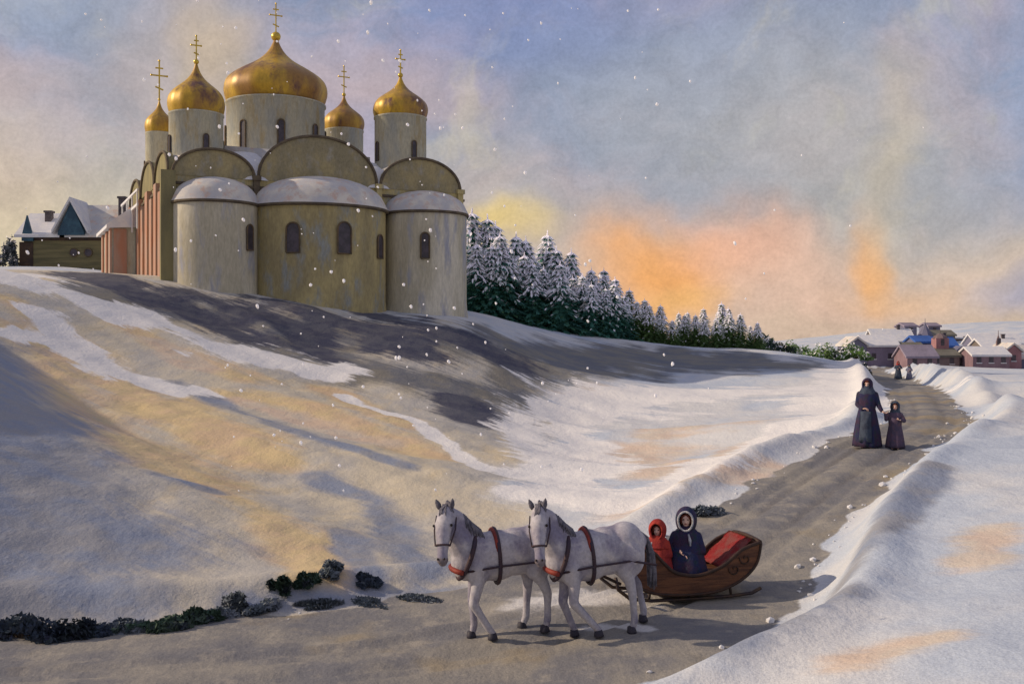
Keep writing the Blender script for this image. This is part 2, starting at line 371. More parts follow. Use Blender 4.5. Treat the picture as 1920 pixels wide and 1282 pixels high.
def height(x, y, full=False):
    x = np.atleast_1d(np.asarray(x, float)); y = np.atleast_1d(np.asarray(y, float))
    h = base_h(x, y)
    dist = np.hypot(x, y - 8)
    damp = np.clip(dist / 30, .15, 1.0)
    al = x * .80 - y * .60; ac = x * .60 + y * .80
    h = h + fbm(al / 15, ac / 4.2, 4, 3) * .50 * damp * np.clip(60 / (dist + 20), .3, 1)
    # drift ridges running down the church hill
    hill = sstep(19, 27, y) * sstep(8, -4, x) * sstep(66, 56, y)
    h = h + hill * (np.abs(vnoise(ac / 3.4 + fbm(x/9, y/9, 2, 9)*1.4, al / 22, 21)) * -.75 + .2)
    bx = fbm(x / 3.2, y / 3.2, 3, 31) * .5
    d, rz, hw, side = road_info(x, y)
    e = d - hw + bx * np.where(side > 0, .4, .22)
    f = sstep(1.25, -.05, e)
    bank = np.exp(-((e - 1.0) / .55) ** 2) * (.26 + .35 * vnoise(x / 2.6, y / 2.6, 41) * sstep(1, -1, side)) * sstep(300, 80, dist) * (1 - .55 * sstep(0, -4, x) + .5 * sstep(2, 4, x) * sstep(.2, 1, side))
    h = h + bank
    ruts = -.05 * (np.exp(-((d - .75) / .10) ** 2) + np.exp(-((d - .42) / .07) ** 2)) + .03 * np.exp(-((d - .92) / .08) ** 2) + .05 * fbm(x / .9, y / .9, 3, 51) + .03*np.exp(-(d/.4)**2)
    h = h * (1 - f) + (rz + ruts) * f
    h = h + fbm(x / .8, y / .8, 3, 61) * .07 * (1 - f) * sstep(70, 20, dist)
    rut = (np.exp(-((d - .42 - fbm(x/3, y/3, 2, 91) * .12) / .09) ** 2)) * f * sstep(15.5, 18, y + x * .3) * (.7 + fbm(x / .7, y / .7, 2, 92))
    if full: return h, sstep(.30, -.12, e + fbm(x*1.3, y*1.3, 2, 71) * .5), e, rut
    return h
def gz(x, y): return float(height([x], [y])[0])
STROKES = [
 ('patch', [(.1,16.6),(1.9,16.5)], .6), ('patch', [(1.0,15.2),(1.9,14.9)], .16),  # ground colours, with shade painted in by the dark and blue-grey strokes: (kind, path over the ground, half width)
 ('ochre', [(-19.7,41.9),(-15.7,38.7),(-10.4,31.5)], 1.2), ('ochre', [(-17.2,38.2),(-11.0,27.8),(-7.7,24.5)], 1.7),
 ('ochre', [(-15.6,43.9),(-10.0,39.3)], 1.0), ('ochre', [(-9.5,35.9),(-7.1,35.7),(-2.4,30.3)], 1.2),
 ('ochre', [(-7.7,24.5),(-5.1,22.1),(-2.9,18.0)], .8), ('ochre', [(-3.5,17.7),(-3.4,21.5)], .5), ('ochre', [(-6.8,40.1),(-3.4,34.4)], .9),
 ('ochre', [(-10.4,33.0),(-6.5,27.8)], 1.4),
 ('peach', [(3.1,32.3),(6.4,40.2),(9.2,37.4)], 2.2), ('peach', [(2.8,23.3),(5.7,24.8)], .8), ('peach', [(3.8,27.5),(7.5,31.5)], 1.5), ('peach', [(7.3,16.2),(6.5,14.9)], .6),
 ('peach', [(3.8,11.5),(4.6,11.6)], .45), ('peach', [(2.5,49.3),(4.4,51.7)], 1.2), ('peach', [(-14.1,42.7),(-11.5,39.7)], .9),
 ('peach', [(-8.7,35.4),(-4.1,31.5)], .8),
 ('white', [(-24,52),(-21.1,45.5),(-16.5,46.4),(-12.4,44.5),(-8.1,44.0)], 1.6), ('white', [(-18.8,41.8),(-13.9,36.6),(-11.3,36.0)], .8),
 ('white', [(-6.3,39.5),(-3.1,35.0),(-.7,28.8)], .35), ('white', [(2.3,46.2),(2.1,35.0),(1.4,28.5)], 1.6),
 ('white', [(3.4,48.3),(8.7,51.0),(15.6,48.8)], 3.0), ('white', [(10.8,36.0),(40.7,118.1)], 1.6), ('white', [(-17.8,37.1),(-17.2,38.2)], .7),
 ('white', [(1.0,26),(3.0,24),(5.5,27.5),(9.5,34)], .9),
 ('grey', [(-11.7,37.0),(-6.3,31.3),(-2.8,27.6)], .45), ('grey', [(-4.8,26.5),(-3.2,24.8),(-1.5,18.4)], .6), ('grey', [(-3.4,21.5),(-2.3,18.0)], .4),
 ('grey', [(-17.5,34.6),(-12.0,25.3),(-8.0,18.6)], 2.4), ('grey', [(-9.5,22),(-6.8,18.2)], 1.0), ('grey', [(-8.5,16.8),(-5.9,16.6)], .9), ('grey', [(-7.9,23.4),(-6.5,23.1)], .45),  # blue-grey shade of the left hillside, painted into the snow colour
 ('grey', [(-4.4,16.8),(-2.9,17.3),(-1.0,17.9)], .4), ('grey', [(4.9,22.1),(8.7,27.1)], .4), ('grey', [(8.2,20.6),(5.9,17.0),(4.6,15.0)], .35), ('grey', [(4.3,14.0),(2.6,12.6)], .5),  # last ones paint cool shade beside the right road edge
 ('earth_shade', [(-18.8,49.4),(-14.4,51.5),(-6.8,52.5),(0,53.5)], 4.2), ('earth_shade', [(-11.1,48.2),(-5.5,44.6),(.4,43.6)], 3.2),  # bare ground darkened with the church's shade, painted in
 ('earth_shade', [(0,51.1),(.6,39.3)], 1.8), ('earth_shade', [(2.6,58.7),(10.2,70.3),(14.8,64.2)], 5),
 ('navy', [(-22,55.8),(-19.3,52.8),(-13.7,50.7),(-12.5,48.2)], 1.5), ('navy', [(-17,55.4),(-14.6,54.0),(-10.4,52.1),(-9.3,50.4)], 1.3),  # navy: church shadow painted onto the slope
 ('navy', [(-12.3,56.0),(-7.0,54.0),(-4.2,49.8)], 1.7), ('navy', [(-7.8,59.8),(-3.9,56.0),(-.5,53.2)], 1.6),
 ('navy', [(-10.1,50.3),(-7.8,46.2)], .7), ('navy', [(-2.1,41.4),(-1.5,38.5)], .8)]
def ground_material():
    m = bpy.data.materials.new('snowy_ground'); m.use_nodes = True
    nt = m.node_tree; N = nt.nodes; L = nt.links; b = N['Principled BSDF']
    b.inputs['Roughness'].default_value = .9; b.inputs['Specular IOR Level'].default_value = .15
    tc = N.new('ShaderNodeTexCoord')
    def nz(s, d=6, r=.62, st=(1, 1, 1)):
        mp = N.new('ShaderNodeMapping'); mp.inputs['Scale'].default_value = st; L.new(tc.outputs['Object'], mp.inputs[0])
        n = N.new('ShaderNodeTexNoise'); n.inputs['Scale'].default_value = s; n.inputs['Detail'].default_value = d; n.inputs['Roughness'].default_value = r
        L.new(mp.outputs[0], n.inputs[0]); return n.outputs[0]
    def rng(s, a, c, lo=0, hi=1):
        n = N.new('ShaderNodeMapRange'); n.interpolation_type = 'SMOOTHSTEP'
        for i, v in ((1, a), (2, c), (3, lo), (4, hi)): n.inputs[i].default_value = v
        L.new(s, n.inputs[0]); return n.outputs[0]
    def ma(op, a, c):
        n = N.new('ShaderNodeMath'); n.operation = op
        for i, v in enumerate((a, c)):
            if isinstance(v, (int, float)): n.inputs[i].default_value = v
            else: L.new(v, n.inputs[i])
        return n.outputs[0]
    def mix(f, a, c):
        n = N.new('ShaderNodeMix'); n.data_type = 'RGBA'
        for s, v in ((n.inputs[0], f), (n.inputs[6], a), (n.inputs[7], c)):
            if isinstance(v, (int, float)): s.default_value = v
            elif isinstance(v, tuple): s.default_value = (*v, 1)
            else: L.new(v, s)
        return n.outputs[2]
    def attr(nm):
        a = N.new('ShaderNodeAttribute'); a.attribute_name = nm; return a.outputs['Fac']
    mpS = N.new('ShaderNodeMapping'); mpS.vector_type = 'POINT'; mpS.inputs['Rotation'].default_value = (0, 0, R(37)); L.new(tc.outputs['Object'], mpS.inputs[0])
    mp2 = N.new('ShaderNodeMapping'); mp2.inputs['Scale'].default_value = (.16, 1.1, .3); L.new(mpS.outputs[0], mp2.inputs[0])
    sn_ = N.new('ShaderNodeTexNoise'); sn_.inputs['Scale'].default_value = 1.1; sn_.inputs['Detail'].default_value = 7; sn_.inputs['Roughness'].default_value = .68; L.new(mp2.outputs[0], sn_.inputs[0]); streak = sn_.outputs[0]
    fine = nz(3.5, 6, .7)
    def zone(nm, k=1.0, a=.35, c=.75):
        t = ma('ADD', attr(nm), ma('MULTIPLY', ma('SUBTRACT', streak, .5), 1.5))
        t = ma('ADD', t, ma('MULTIPLY', ma('SUBTRACT', fine, .5), .35))
        return ma('MULTIPLY', ma('MULTIPLY', rng(t, a, c), rng(attr(nm), .02, .15)), k)
    snow = mix(rng(nz(.22, 5, .6), .4, .62), (.60, .61, .62), (.45, .51, .60))
    dirty = mix(rng(nz(.35, 6, .65, (1, .5, 1)), .38, .62), (.58, .52, .40), (.47, .45, .41))
    dirty = mix(rng(nz(.8, 6, .65, (1, .4, 1)), .5, .7, 0, .6), dirty, (.62, .51, .32))
    c = mix(zone('thin', 1, .3, .8), snow, dirty)
    c = mix(zone('earth_shade', .9, .25, .8), c, mix(rng(nz(.5), .4, .6), (.19, .18, .155), (.12, .13, .155)))
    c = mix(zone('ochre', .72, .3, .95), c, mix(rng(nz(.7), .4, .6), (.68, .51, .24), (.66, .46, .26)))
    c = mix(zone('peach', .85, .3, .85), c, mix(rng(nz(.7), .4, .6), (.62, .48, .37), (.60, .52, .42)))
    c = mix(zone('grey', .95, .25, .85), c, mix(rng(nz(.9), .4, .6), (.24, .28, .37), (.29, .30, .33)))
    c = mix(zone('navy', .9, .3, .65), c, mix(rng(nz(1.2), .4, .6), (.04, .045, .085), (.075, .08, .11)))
    c = mix(zone('white', .95, .42, .62), c, (.76, .75, .74))
    rd = mix(rng(nz(.6, 6, .65), .4, .6), (.265, .25, .225), (.18, .18, .19))
    rd = mix(rng(nz(1.9, 6, .7, (1, 1, 1)), .5, .68, 0, .6), rd, (.36, .33, .28))
    rd = mix(rng(nz(.33, 4, .6), .52, .66, 0, .6), rd, (.33, .26, .15))
    rd = mix(ma('MULTIPLY', attr('rut'), .6), rd, (.13, .12, .115))
    rm = ma('ADD', attr('road'), ma('MULTIPLY', ma('SUBTRACT', fine, .5), .5))
    c = mix(rng(rm, .35, .62), c, rd)
    c = mix(zone('patch', .75, .4, .8), c, (.70, .69, .68))
    gr = rng(nz(38, 3, .7), .3, .7, .86, 1.10)
    sv = N.new('ShaderNodeVectorMath'); sv.operation = 'SCALE'; L.new(c, sv.inputs[0]); L.new(gr, sv.inputs['Scale'])
    L.new(sv.outputs[0], b.inputs['Base Color'])
    bn = N.new('ShaderNodeBump'); bn.inputs['Strength'].default_value = .42; bn.inputs['Distance'].default_value = .16
    L.new(ma('ADD', nz(1.6, 8, .62, (1, .6, 1)), ma('MULTIPLY', nz(9, 5, .6), .22)), bn.inputs['Height']); L.new(bn.outputs[0], b.inputs['Normal'])
    return m
def build_ground():
    def axis(fine0, fine1, step, far0, far1, g=1.07):
        a = list(np.arange(fine0, fine1, step)); s = step
        while a[-1] < far1: s *= g; a.append(a[-1] + s)
        b = []; s = step; v = fine0
        while v > far0: s *= g; v -= s; b.append(v)
        return np.array(b[::-1] + a)
    xs = axis(-10, 14, .14, -3000, 3000, 1.022); ys = axis(10.5, 31, .14, -300, 4000, 1.018)
    print('grid', len(xs), len(ys))
    X, Y = np.meshgrid(xs, ys); x = X.ravel(); y = Y.ravel()
    h, road, e, rut = height(x, y, True)
    at = {'road': road, 'rut': np.clip(rut, 0, 1)}
    wob = fbm(x / 1.6, y / 3.2, 3, 81)
    for k in ('ochre', 'peach', 'white', 'grey', 'earth_shade', 'navy', 'patch'): at[k] = np.zeros(len(x))
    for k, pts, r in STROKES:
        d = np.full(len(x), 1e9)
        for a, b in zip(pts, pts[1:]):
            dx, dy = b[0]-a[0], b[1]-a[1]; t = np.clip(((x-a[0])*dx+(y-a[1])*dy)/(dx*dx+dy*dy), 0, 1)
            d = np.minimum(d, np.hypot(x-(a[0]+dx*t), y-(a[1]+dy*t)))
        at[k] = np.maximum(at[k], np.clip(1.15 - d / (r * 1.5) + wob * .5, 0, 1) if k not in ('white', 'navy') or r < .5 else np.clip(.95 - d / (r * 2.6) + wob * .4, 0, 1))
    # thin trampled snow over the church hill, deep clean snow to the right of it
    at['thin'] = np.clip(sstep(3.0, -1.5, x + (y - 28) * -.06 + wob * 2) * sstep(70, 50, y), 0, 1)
    nx, ny = len(xs), len(ys)
    idx = np.arange(nx * ny).reshape(ny, nx)
    q = np.stack([idx[:-1, :-1].ravel(), idx[:-1, 1:].ravel(), idx[1:, 1:].ravel(), idx[1:, :-1].ravel()], 1)
    qr = road[q].mean(1) > .5
    co = np.stack([x, y, h], 1); gm = ground_material()
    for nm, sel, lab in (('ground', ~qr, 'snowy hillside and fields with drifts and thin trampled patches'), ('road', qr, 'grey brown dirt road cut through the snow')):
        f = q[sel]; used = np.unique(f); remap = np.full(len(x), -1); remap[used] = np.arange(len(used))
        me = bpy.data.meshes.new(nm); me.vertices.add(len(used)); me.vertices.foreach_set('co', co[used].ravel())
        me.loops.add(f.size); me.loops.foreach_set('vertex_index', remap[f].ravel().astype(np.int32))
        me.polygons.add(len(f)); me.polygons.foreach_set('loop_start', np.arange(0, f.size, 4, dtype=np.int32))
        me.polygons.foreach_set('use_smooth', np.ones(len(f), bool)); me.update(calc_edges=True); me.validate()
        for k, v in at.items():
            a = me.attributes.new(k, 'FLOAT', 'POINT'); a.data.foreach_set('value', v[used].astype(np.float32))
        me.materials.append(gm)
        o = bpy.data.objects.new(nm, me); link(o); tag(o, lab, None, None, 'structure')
build_ground()
def snow_clods():
    rnd = np.random.RandomState(4); n = 5200
    x = rnd.uniform(-8, 16, n); y = rnd.uniform(12, 42, n); h, road, e, _ = height(x, y, True)
    keep = (np.abs(e - .05 - rnd.normal(0, .16, n)) < .16) & ((x > 1) | (rnd.rand(n) < .35)); x, y, h = x[keep], y[keep], h[keep]
    bm = BM(); r2 = random.Random(9)
    for i in range(len(x)):
        s = r2.choice([.018, .025, .03, .045, .07]); m = Matrix.Translation((x[i], y[i], h[i] + s * .25)) @ Matrix.Rotation(r2.uniform(0, 3), 4, 'Z') @ Matrix.Diagonal((s * r2.uniform(.8, 1.5), s * r2.uniform(.8, 1.3), s * .75, 1))
        g = bmesh.ops.create_icosphere(bm, subdivisions=1, radius=1, matrix=m)
        for v in g['verts']: v.co += Vector((r2.uniform(-1, 1), r2.uniform(-1, 1), r2.uniform(-1, 1))) * s * .22
    o = mesh_obj('snow_clods', bm, M['snow']); tag(o, 'loose clods of snow scattered along both edges of the road', 'snow', None, 'stuff')
snow_clods()

# ---------------------------------------------------------------- church
TH = R(26.25)
CH = empty('church', (-18.6, 58.0, 5.4), TH, 'five-domed pale stone church with gilded onion domes and three rounded apses on the hill', 'church')
Wd = 17.27; SP = 7.95         # plan side; height of the wall head under the arches
ARC_F = [(0, 4.67, 1.55), (4.67, 11.9, 2.75), (11.9, Wd, 1.95)]     # front bays: u0, u1, rise
ARC_S = [(0, 5.4, 1.6), (5.4, 11.6, 1.9), (11.6, Wd, 1.6)]          # side bays
def arc_pts(u0, u1, rise, z, n=22, grow=0.0, low=0.0):
    w = (u1 - u0) / 2; c = (u0 + u1) / 2
    return [(c - (w + grow) * math.cos(math.pi * k / n), z + low + (rise + grow) * math.sin(math.pi * k / n) ** .92) for k in range(n + 1)]
SWAP = Matrix(((0, 1, 0, 0), (1, 0, 0, 0), (0, 0, 1, 0), (0, 0, 0, 1)))
def church_body():
    bm = BM(); box(bm, 0, Wd, 0, Wd, -3, SP); mesh_obj('wall', bm, M['stucco'], CH)
    # arched gables of the front (lunettes) and of the sides, with vaults running behind them
    for (u0, u1, r) in ARC_F:
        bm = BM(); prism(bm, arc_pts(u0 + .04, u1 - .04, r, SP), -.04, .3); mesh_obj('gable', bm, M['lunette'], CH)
    for (u0, u1, r) in ARC_S:
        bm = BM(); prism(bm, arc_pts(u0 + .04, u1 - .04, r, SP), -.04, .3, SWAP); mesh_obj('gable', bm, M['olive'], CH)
    bm = BM()
    for (u0, u1, r) in ARC_F: prism(bm, arc_pts(u0 + .04, u1 - .04, r, SP, grow=-.06), .31, Wd - .3)
    for (u0, u1, r) in ARC_S: prism(bm, arc_pts(u0 + .04, u1 - .04, r, SP, grow=-.09), .315, Wd - .31, SWAP)
    for v in bm.verts:
        if v.co.z > SP + .1: v.co += Vector((0, 0, .05 * math.sin(v.co.x * 3 + v.co.y * 2)))
    box(bm, 3.4, 12.6, 3.6, 13.4, SP + .2, SP + 2.45)
    mesh_obj('roof', bm, M['roof_snow'], CH, True)
    # snow caught between the arches
    bm = BM()
    for cx, cy, rr, hh in ((4.67, 1.5, 1.7, 1.45), (11.9, 1.6, 1.8, 1.55), (.8, 1.2, 1.0, 1.0), (4.6, 3.2, 2.4, 2.1), (12.2, 3.4, 2.2, 2.1)):
        lathe(bm, [(.02, SP + hh), (rr * .35, SP + hh * .93), (rr * .75, SP + hh * .55), (rr, SP - .02)], 20, (cx, cy))
    mesh_obj('roof_snow', bm, M['snow'], CH, True)
    # dark archivolt mouldings
    bm = BM()
    for (u0, u1, r) in ARC_F:
        tube(bm, [(x, -.09, z) for x, z in arc_pts(u0 + .1, u1 - .1, r - .02, SP + .02)], .085, 6)
    for (u0, u1, r) in ARC_S:
        tube(bm, [(-.09, x, z) for x, z in arc_pts(u0 + .1, u1 - .1, r - .02, SP + .02)], .085, 6)
    mesh_obj('arch_moulding', bm, M['moulding'], CH, True)
    bm = BM()
    box(bm, -.16, Wd + .16, -.14, -.002, SP - .5, SP - .36); box(bm, -.14, -.002, -.16 + .18, Wd, SP - .5, SP - .36)
    mesh_obj('cornice', bm, M['moulding'], CH)
    for u in (4.67, 11.9, Wd - .12):
        bm = BM(); box(bm, u - .17, u + .17, -.19, -.003, -3, SP + .1); box(bm, u - .24, u + .24, -.27, -.003, SP - .05, SP + .22)
        mesh_obj('pilaster', bm, M['moulding'] if u == 4.67 else M['stucco'], CH)
    # side wall pilasters: terracotta and olive stripes
    for i, (d, w) in enumerate([(.55, .5), (2.2, .55), (3.9, .6), (5.7, .6), (7.6, .65), (9.6, .6), (11.7, .7), (13.8, .6), (16.0, .6)]):
        bm = BM(); box(bm, -.30, -.003, d - w, d + w * .6, -3, SP - .7 if i % 2 else SP - .05)
        mesh_obj('pilaster', bm, M['olive'] if i in (0,) else M['terracotta'], CH)
    bm = BM(); box(bm, -.52, .25, -.32, .05, -3, SP + .2); mesh_obj('pilaster', bm, M['olive'], CH)
    # small white gutter frame on the side arches
    bm = BM()
    for d in (9.2, 11.8, 14.6, 17.2):
        box(bm, -.62, -.54, d - .07, d + .07, SP - 2.1, SP + .2)
    box(bm, -.64, -.55, 8.8, 17.6, SP - .72, SP - .55); box(bm, -.64, -.55, 8.8, 17.6, SP + .2, SP + .34)
    mesh_obj('gutter', bm, M['snow'], CH)
def slit(bmf, bmp, o, nrm, w, h):
    """arched window: reveal frame + pane at point o on a wall whose outward normal is nrm (xy)"""
    nrm = Vector((nrm[0], nrm[1], 0)).normalized(); t = Vector((-nrm.y, nrm.x, 0)); up = Vector((0, 0, 1)); o = Vector(o)
    def shape(k, dep0, dep1, bm):
        pts = [(-w / 2 * k, -h / 2 - (k - 1) * w / 2), (w / 2 * k, -h / 2 - (k - 1) * w / 2)] + [(w / 2 * k * math.cos(a), h / 2 - w / 2 + w / 2 * k * math.sin(a)) for a in [math.pi * i / 8 for i in range(9)]]
        a = [bm.verts.new(o + t * p[0] + up * p[1] + nrm * dep0) for p in pts]; b = [bm.verts.new(o + t * p[0] + up * p[1] + nrm * dep1) for p in pts]
        bm.faces.new(a); bm.faces.new(b[::-1]); n = len(pts)
        for i in range(n): bm.faces.new((a[i], a[(i+1) % n], b[(i+1) % n], b[i]))
    shape(1.0, .06, -.25, bmp)
    # frame ring
    pts0 = [(-w / 2, -h / 2), (w / 2, -h / 2)] + [(w / 2 * math.cos(a), h / 2 - w / 2 + w / 2 * math.sin(a)) for a in [math.pi * i / 8 for i in range(9)]]
    loop = [o + t * p[0] + up * p[1] + nrm * .07 for p in pts0]; loop.append(loop[0])
    tube(bmf, loop, .05 if w > .4 else .03, 5, False)
def window(parent, o, nrm, w, h):
    f, p = BM(), BM(); slit(f, p, o, nrm, w, h)
    pane = mesh_obj('window', p, M['pane'], parent); mesh_obj('frame', f, M['frame'], pane, True)
def apse(cu, a, b, zc, zr, wins, m):
    bm = BM(); prof = [(1.05, -3), (1.03, .3), (1.0, 1.2), (1.0, zc)]
    lathe(bm, prof, 40, (cu, .02), math.pi, 2 * math.pi, a, b); ap = mesh_obj('apse', bm, m, CH, True)
    bm = BM(); lathe(bm, [(1.0, zc - .02), (1.055, zc), (1.055, zc + .13), (1.0, zc + .15)], 40, (cu, .02), math.pi, 2 * math.pi, a, b); mesh_obj('cornice', bm, M['moulding'], ap, True)
    bm = BM(); H = zr - zc
    lathe(bm, [(1.05, zc + .14), (1.03, zc + .24)] + [(math.cos(t) * 1.0, zc + .2 + H * math.sin(t) ** .9) for t in [math.pi / 2 * k / 9 for k in range(1, 10)]], 40, (cu, .02), math.pi, 2 * math.pi, a, b)
    mesh_obj('half_dome', bm, M['roof_snow'], ap, True)
    for ph, z, w, h in wins:
        s, c = math.sin(ph), math.cos(ph)
        window(ap, (cu + a * s, .02 - b * c, z), (s / a, -c / b), w, h)
def drum_and_dome(u, d, r, z0, z1, H, cross, nwin, wh, ww, off, lean=0):
    bm = BM(); lathe(bm, [(r, z0), (r, z1 - .12), (r * 1.03, z1 - .1), (r * 1.03, z1)], 48, (u, d))
    dr = mesh_obj('drum', bm, M['drum'], CH, True)
    bm = BM(); lathe(bm, [(r * 1.0, z0 + .02), (r * 1.06, z0 + .04), (r * 1.06, z0 + .16), (r, z0 + .2)], 48, (u, d)); mesh_obj('base_ring', bm, M['moulding'], dr, True)
    for k in range(nwin):
        a = off + 2 * math.pi * k / nwin
        window(dr, (u + r * math.cos(a), d + r * math.sin(a), z0 + (z1 - z0) * .52), (math.cos(a), math.sin(a)), ww, wh)
    bm = BM(); Rd = r * 1.02
    prof = [(.93, -.10), (.955, -.02), (1.0, .06), (1.035, .15), (1.03, .24), (.98, .34), (.86, .435), (.70, .515), (.525, .59), (.375, .66), (.26, .73), (.175, .80), (.115, .87), (.07, .94), (.04, 1.0)]
    from math import sin
    pr = [(x * Rd, z1 + z * H) for x, z in prof]
    # refine the profile
    fine = []
    for i in range(len(pr) - 1):
        p0 = pr[max(i-1, 0)]; p1 = pr[i]; p2 = pr[i+1]; p3 = pr[min(i+2, len(pr)-1)]
        for k in (0, .33, .66): fine.append(tuple(.5 * (2*p1[j] + (p2[j]-p0[j])*k + (2*p0[j]-5*p1[j]+4*p2[j]-p3[j])*k*k + (3*p1[j]-3*p2[j]+p3[j]-p0[j])*k**3) for j in (0, 1)))
    fine.append(pr[-1])
    lathe(bm, fine, 56, (u, d), fl=lambda a, z: 1 + .012 * math.cos(a * 14)); dm = mesh_obj('dome', bm, M['gold'], CH, True)
    zt = z1 + H; bm = BM(); ball(bm, (u, d, zt + r * .06), r * .10, 16, 10); mesh_obj('orb', bm, M['gold2'], dm, True)
    # three-barred cross, facing east (along the front normal)
    bm = BM(); zb = zt + r * .12; hh = cross - zb; t = max(.035, hh * .018)
    box(bm, u - t, u + t, d - t, d + t, zb, cross)
    w1, w2 = hh * .20, hh * .10
    box(bm, u - w1, u + w1, d - t * .8, d + t * .8, zb + hh * .60, zb + hh * .60 + 2 * t)
    box(bm, u - w2, u + w2, d - t * .8, d + t * .8, zb + hh * .80, zb + hh * .80 + 2 * t)
    box(bm, -w2 * 1.1, w2 * 1.1, -t * .8, t * .8, -t, t, Matrix.Translation((u, d, zb + hh * .28)) @ Matrix.Rotation(R(20), 4, 'Y'))
    for sx, z in ((-w1, .6), (w1, .6), (0, 1.0)): ball(bm, (u + sx, d, zb + hh * z + t), t * 1.7, 8, 6)
    mesh_obj('cross', bm, M['gold2'], dm, False)
church_body()
apse(2.42, 2.32, 2.1, 6.35, 7.75, [(.72, 4.55, .5, 1.4)], M['stucco_pale'])
apse(8.35, 3.85, 3.2, 6.35, 8.15, [(-.62, 4.55, .75, 1.65), (.12, 4.6, .8, 1.75), (.85, 4.3, .6, 1.35)], M['stucco'])
apse(14.85, 2.55, 2.5, 6.4, 7.75, [(-.36, 4.45, .5, 1.5)], M['stucco_pale'])
DZ = -1.16
drum_and_dome(7.9, 8.6, 3.12, 9.0, 15.35 + DZ, 4.25, 21.9 + DZ, 8, 1.9, .42, R(-90 - 8))
drum_and_dome(1.91, 3.0, 1.52, 8.0, 13.1 + DZ, 2.95, 17.6 + DZ, 4, 1.1, .32, R(-80))
drum_and_dome(14.4, 3.0, 1.62, 8.2, 14.05 + DZ, 2.6, 18.3 + DZ, 4, 1.2, .32, R(-80))
drum_and_dome(1.4, 14.0, .88, 8.0, 13.9 + DZ, 2.2, 18.7 + DZ, 4, .8, .22, R(-100))
drum_and_dome(14.15, 14.0, 1.38, 8.2, 15.2 + DZ, 2.5, 19.8 + DZ, 4, 1.0, .28, R(-100))
def porch():
    d0, d1, u0, zw = 12.3, 18.6, -1.75, 6.2
    bm = BM(); box(bm, u0, -.302, d0, d1, -3, zw); p = mesh_obj('porch', bm, M['slate_wool'] if False else M['drum'], CH)
    for d in (d0 + .35, d0 + 2.6, d0 + 5.2):
        bm = BM(); box(bm, u0 - .12, u0 - .002, d - .4, d + .4, -3, zw - .1); mesh_obj('pilaster', bm, M['terracotta'], p)
    bm = BM(); box(bm, u0 + .1, u0 + .9, d0 - .1, d0 - .002, -3, zw - .1); mesh_obj('pilaster', bm, M['terracotta'], p)
    bm = BM(); prism(bm, [(u0 - .35, zw - .1), (u0 - .35, zw + .12), (-.31, zw + 1.5), (-.31, zw + .02)], d0 - .35, d1 + .3); mesh_obj('porch_roof', bm, M['snow'], p)
porch()

# ---------------------------------------------------------------- long house behind the church
def gable_roof(bm, x0, x1, y0, y1, ze, zr, over=.3, th=.14, axis='x'):
    """snow covered gable roof slab, ridge along x (or y)"""
    if axis == 'x':
        c = (y0 + y1) / 2
        poly = [(y0 - over, ze - .12), (y0 - over, ze - .12 + th), (c, zr + th), (y1 + over, ze - .12 + th), (y1 + over, ze - .12), (c, zr)]
        prism(bm, poly, x0 - over, x1 + over, SWAP)
    else:
        c = (x0 + x1) / 2
        poly = [(x0 - over, ze - .12), (x0 - over, ze - .12 + th), (c, zr + th), (x1 + over, ze - .12 + th), (x1 + over, ze - .12), (c, zr)]
        prism(bm, poly, y0 - over, y1 + over)
def gable_wall(bm, x0, x1, y0, y1, z0, ze, zr, axis='x'):
    if axis == 'x': prism(bm, [(y0, z0), (y0, ze), ((y0 + y1) / 2, zr), (y1, ze), (y1, z0)], x0, x1, SWAP)
    else: prism(bm, [(x0, z0), (x0, ze), ((x0 + x1) / 2, zr), (x1, ze), (x1, z0)], y0, y1)
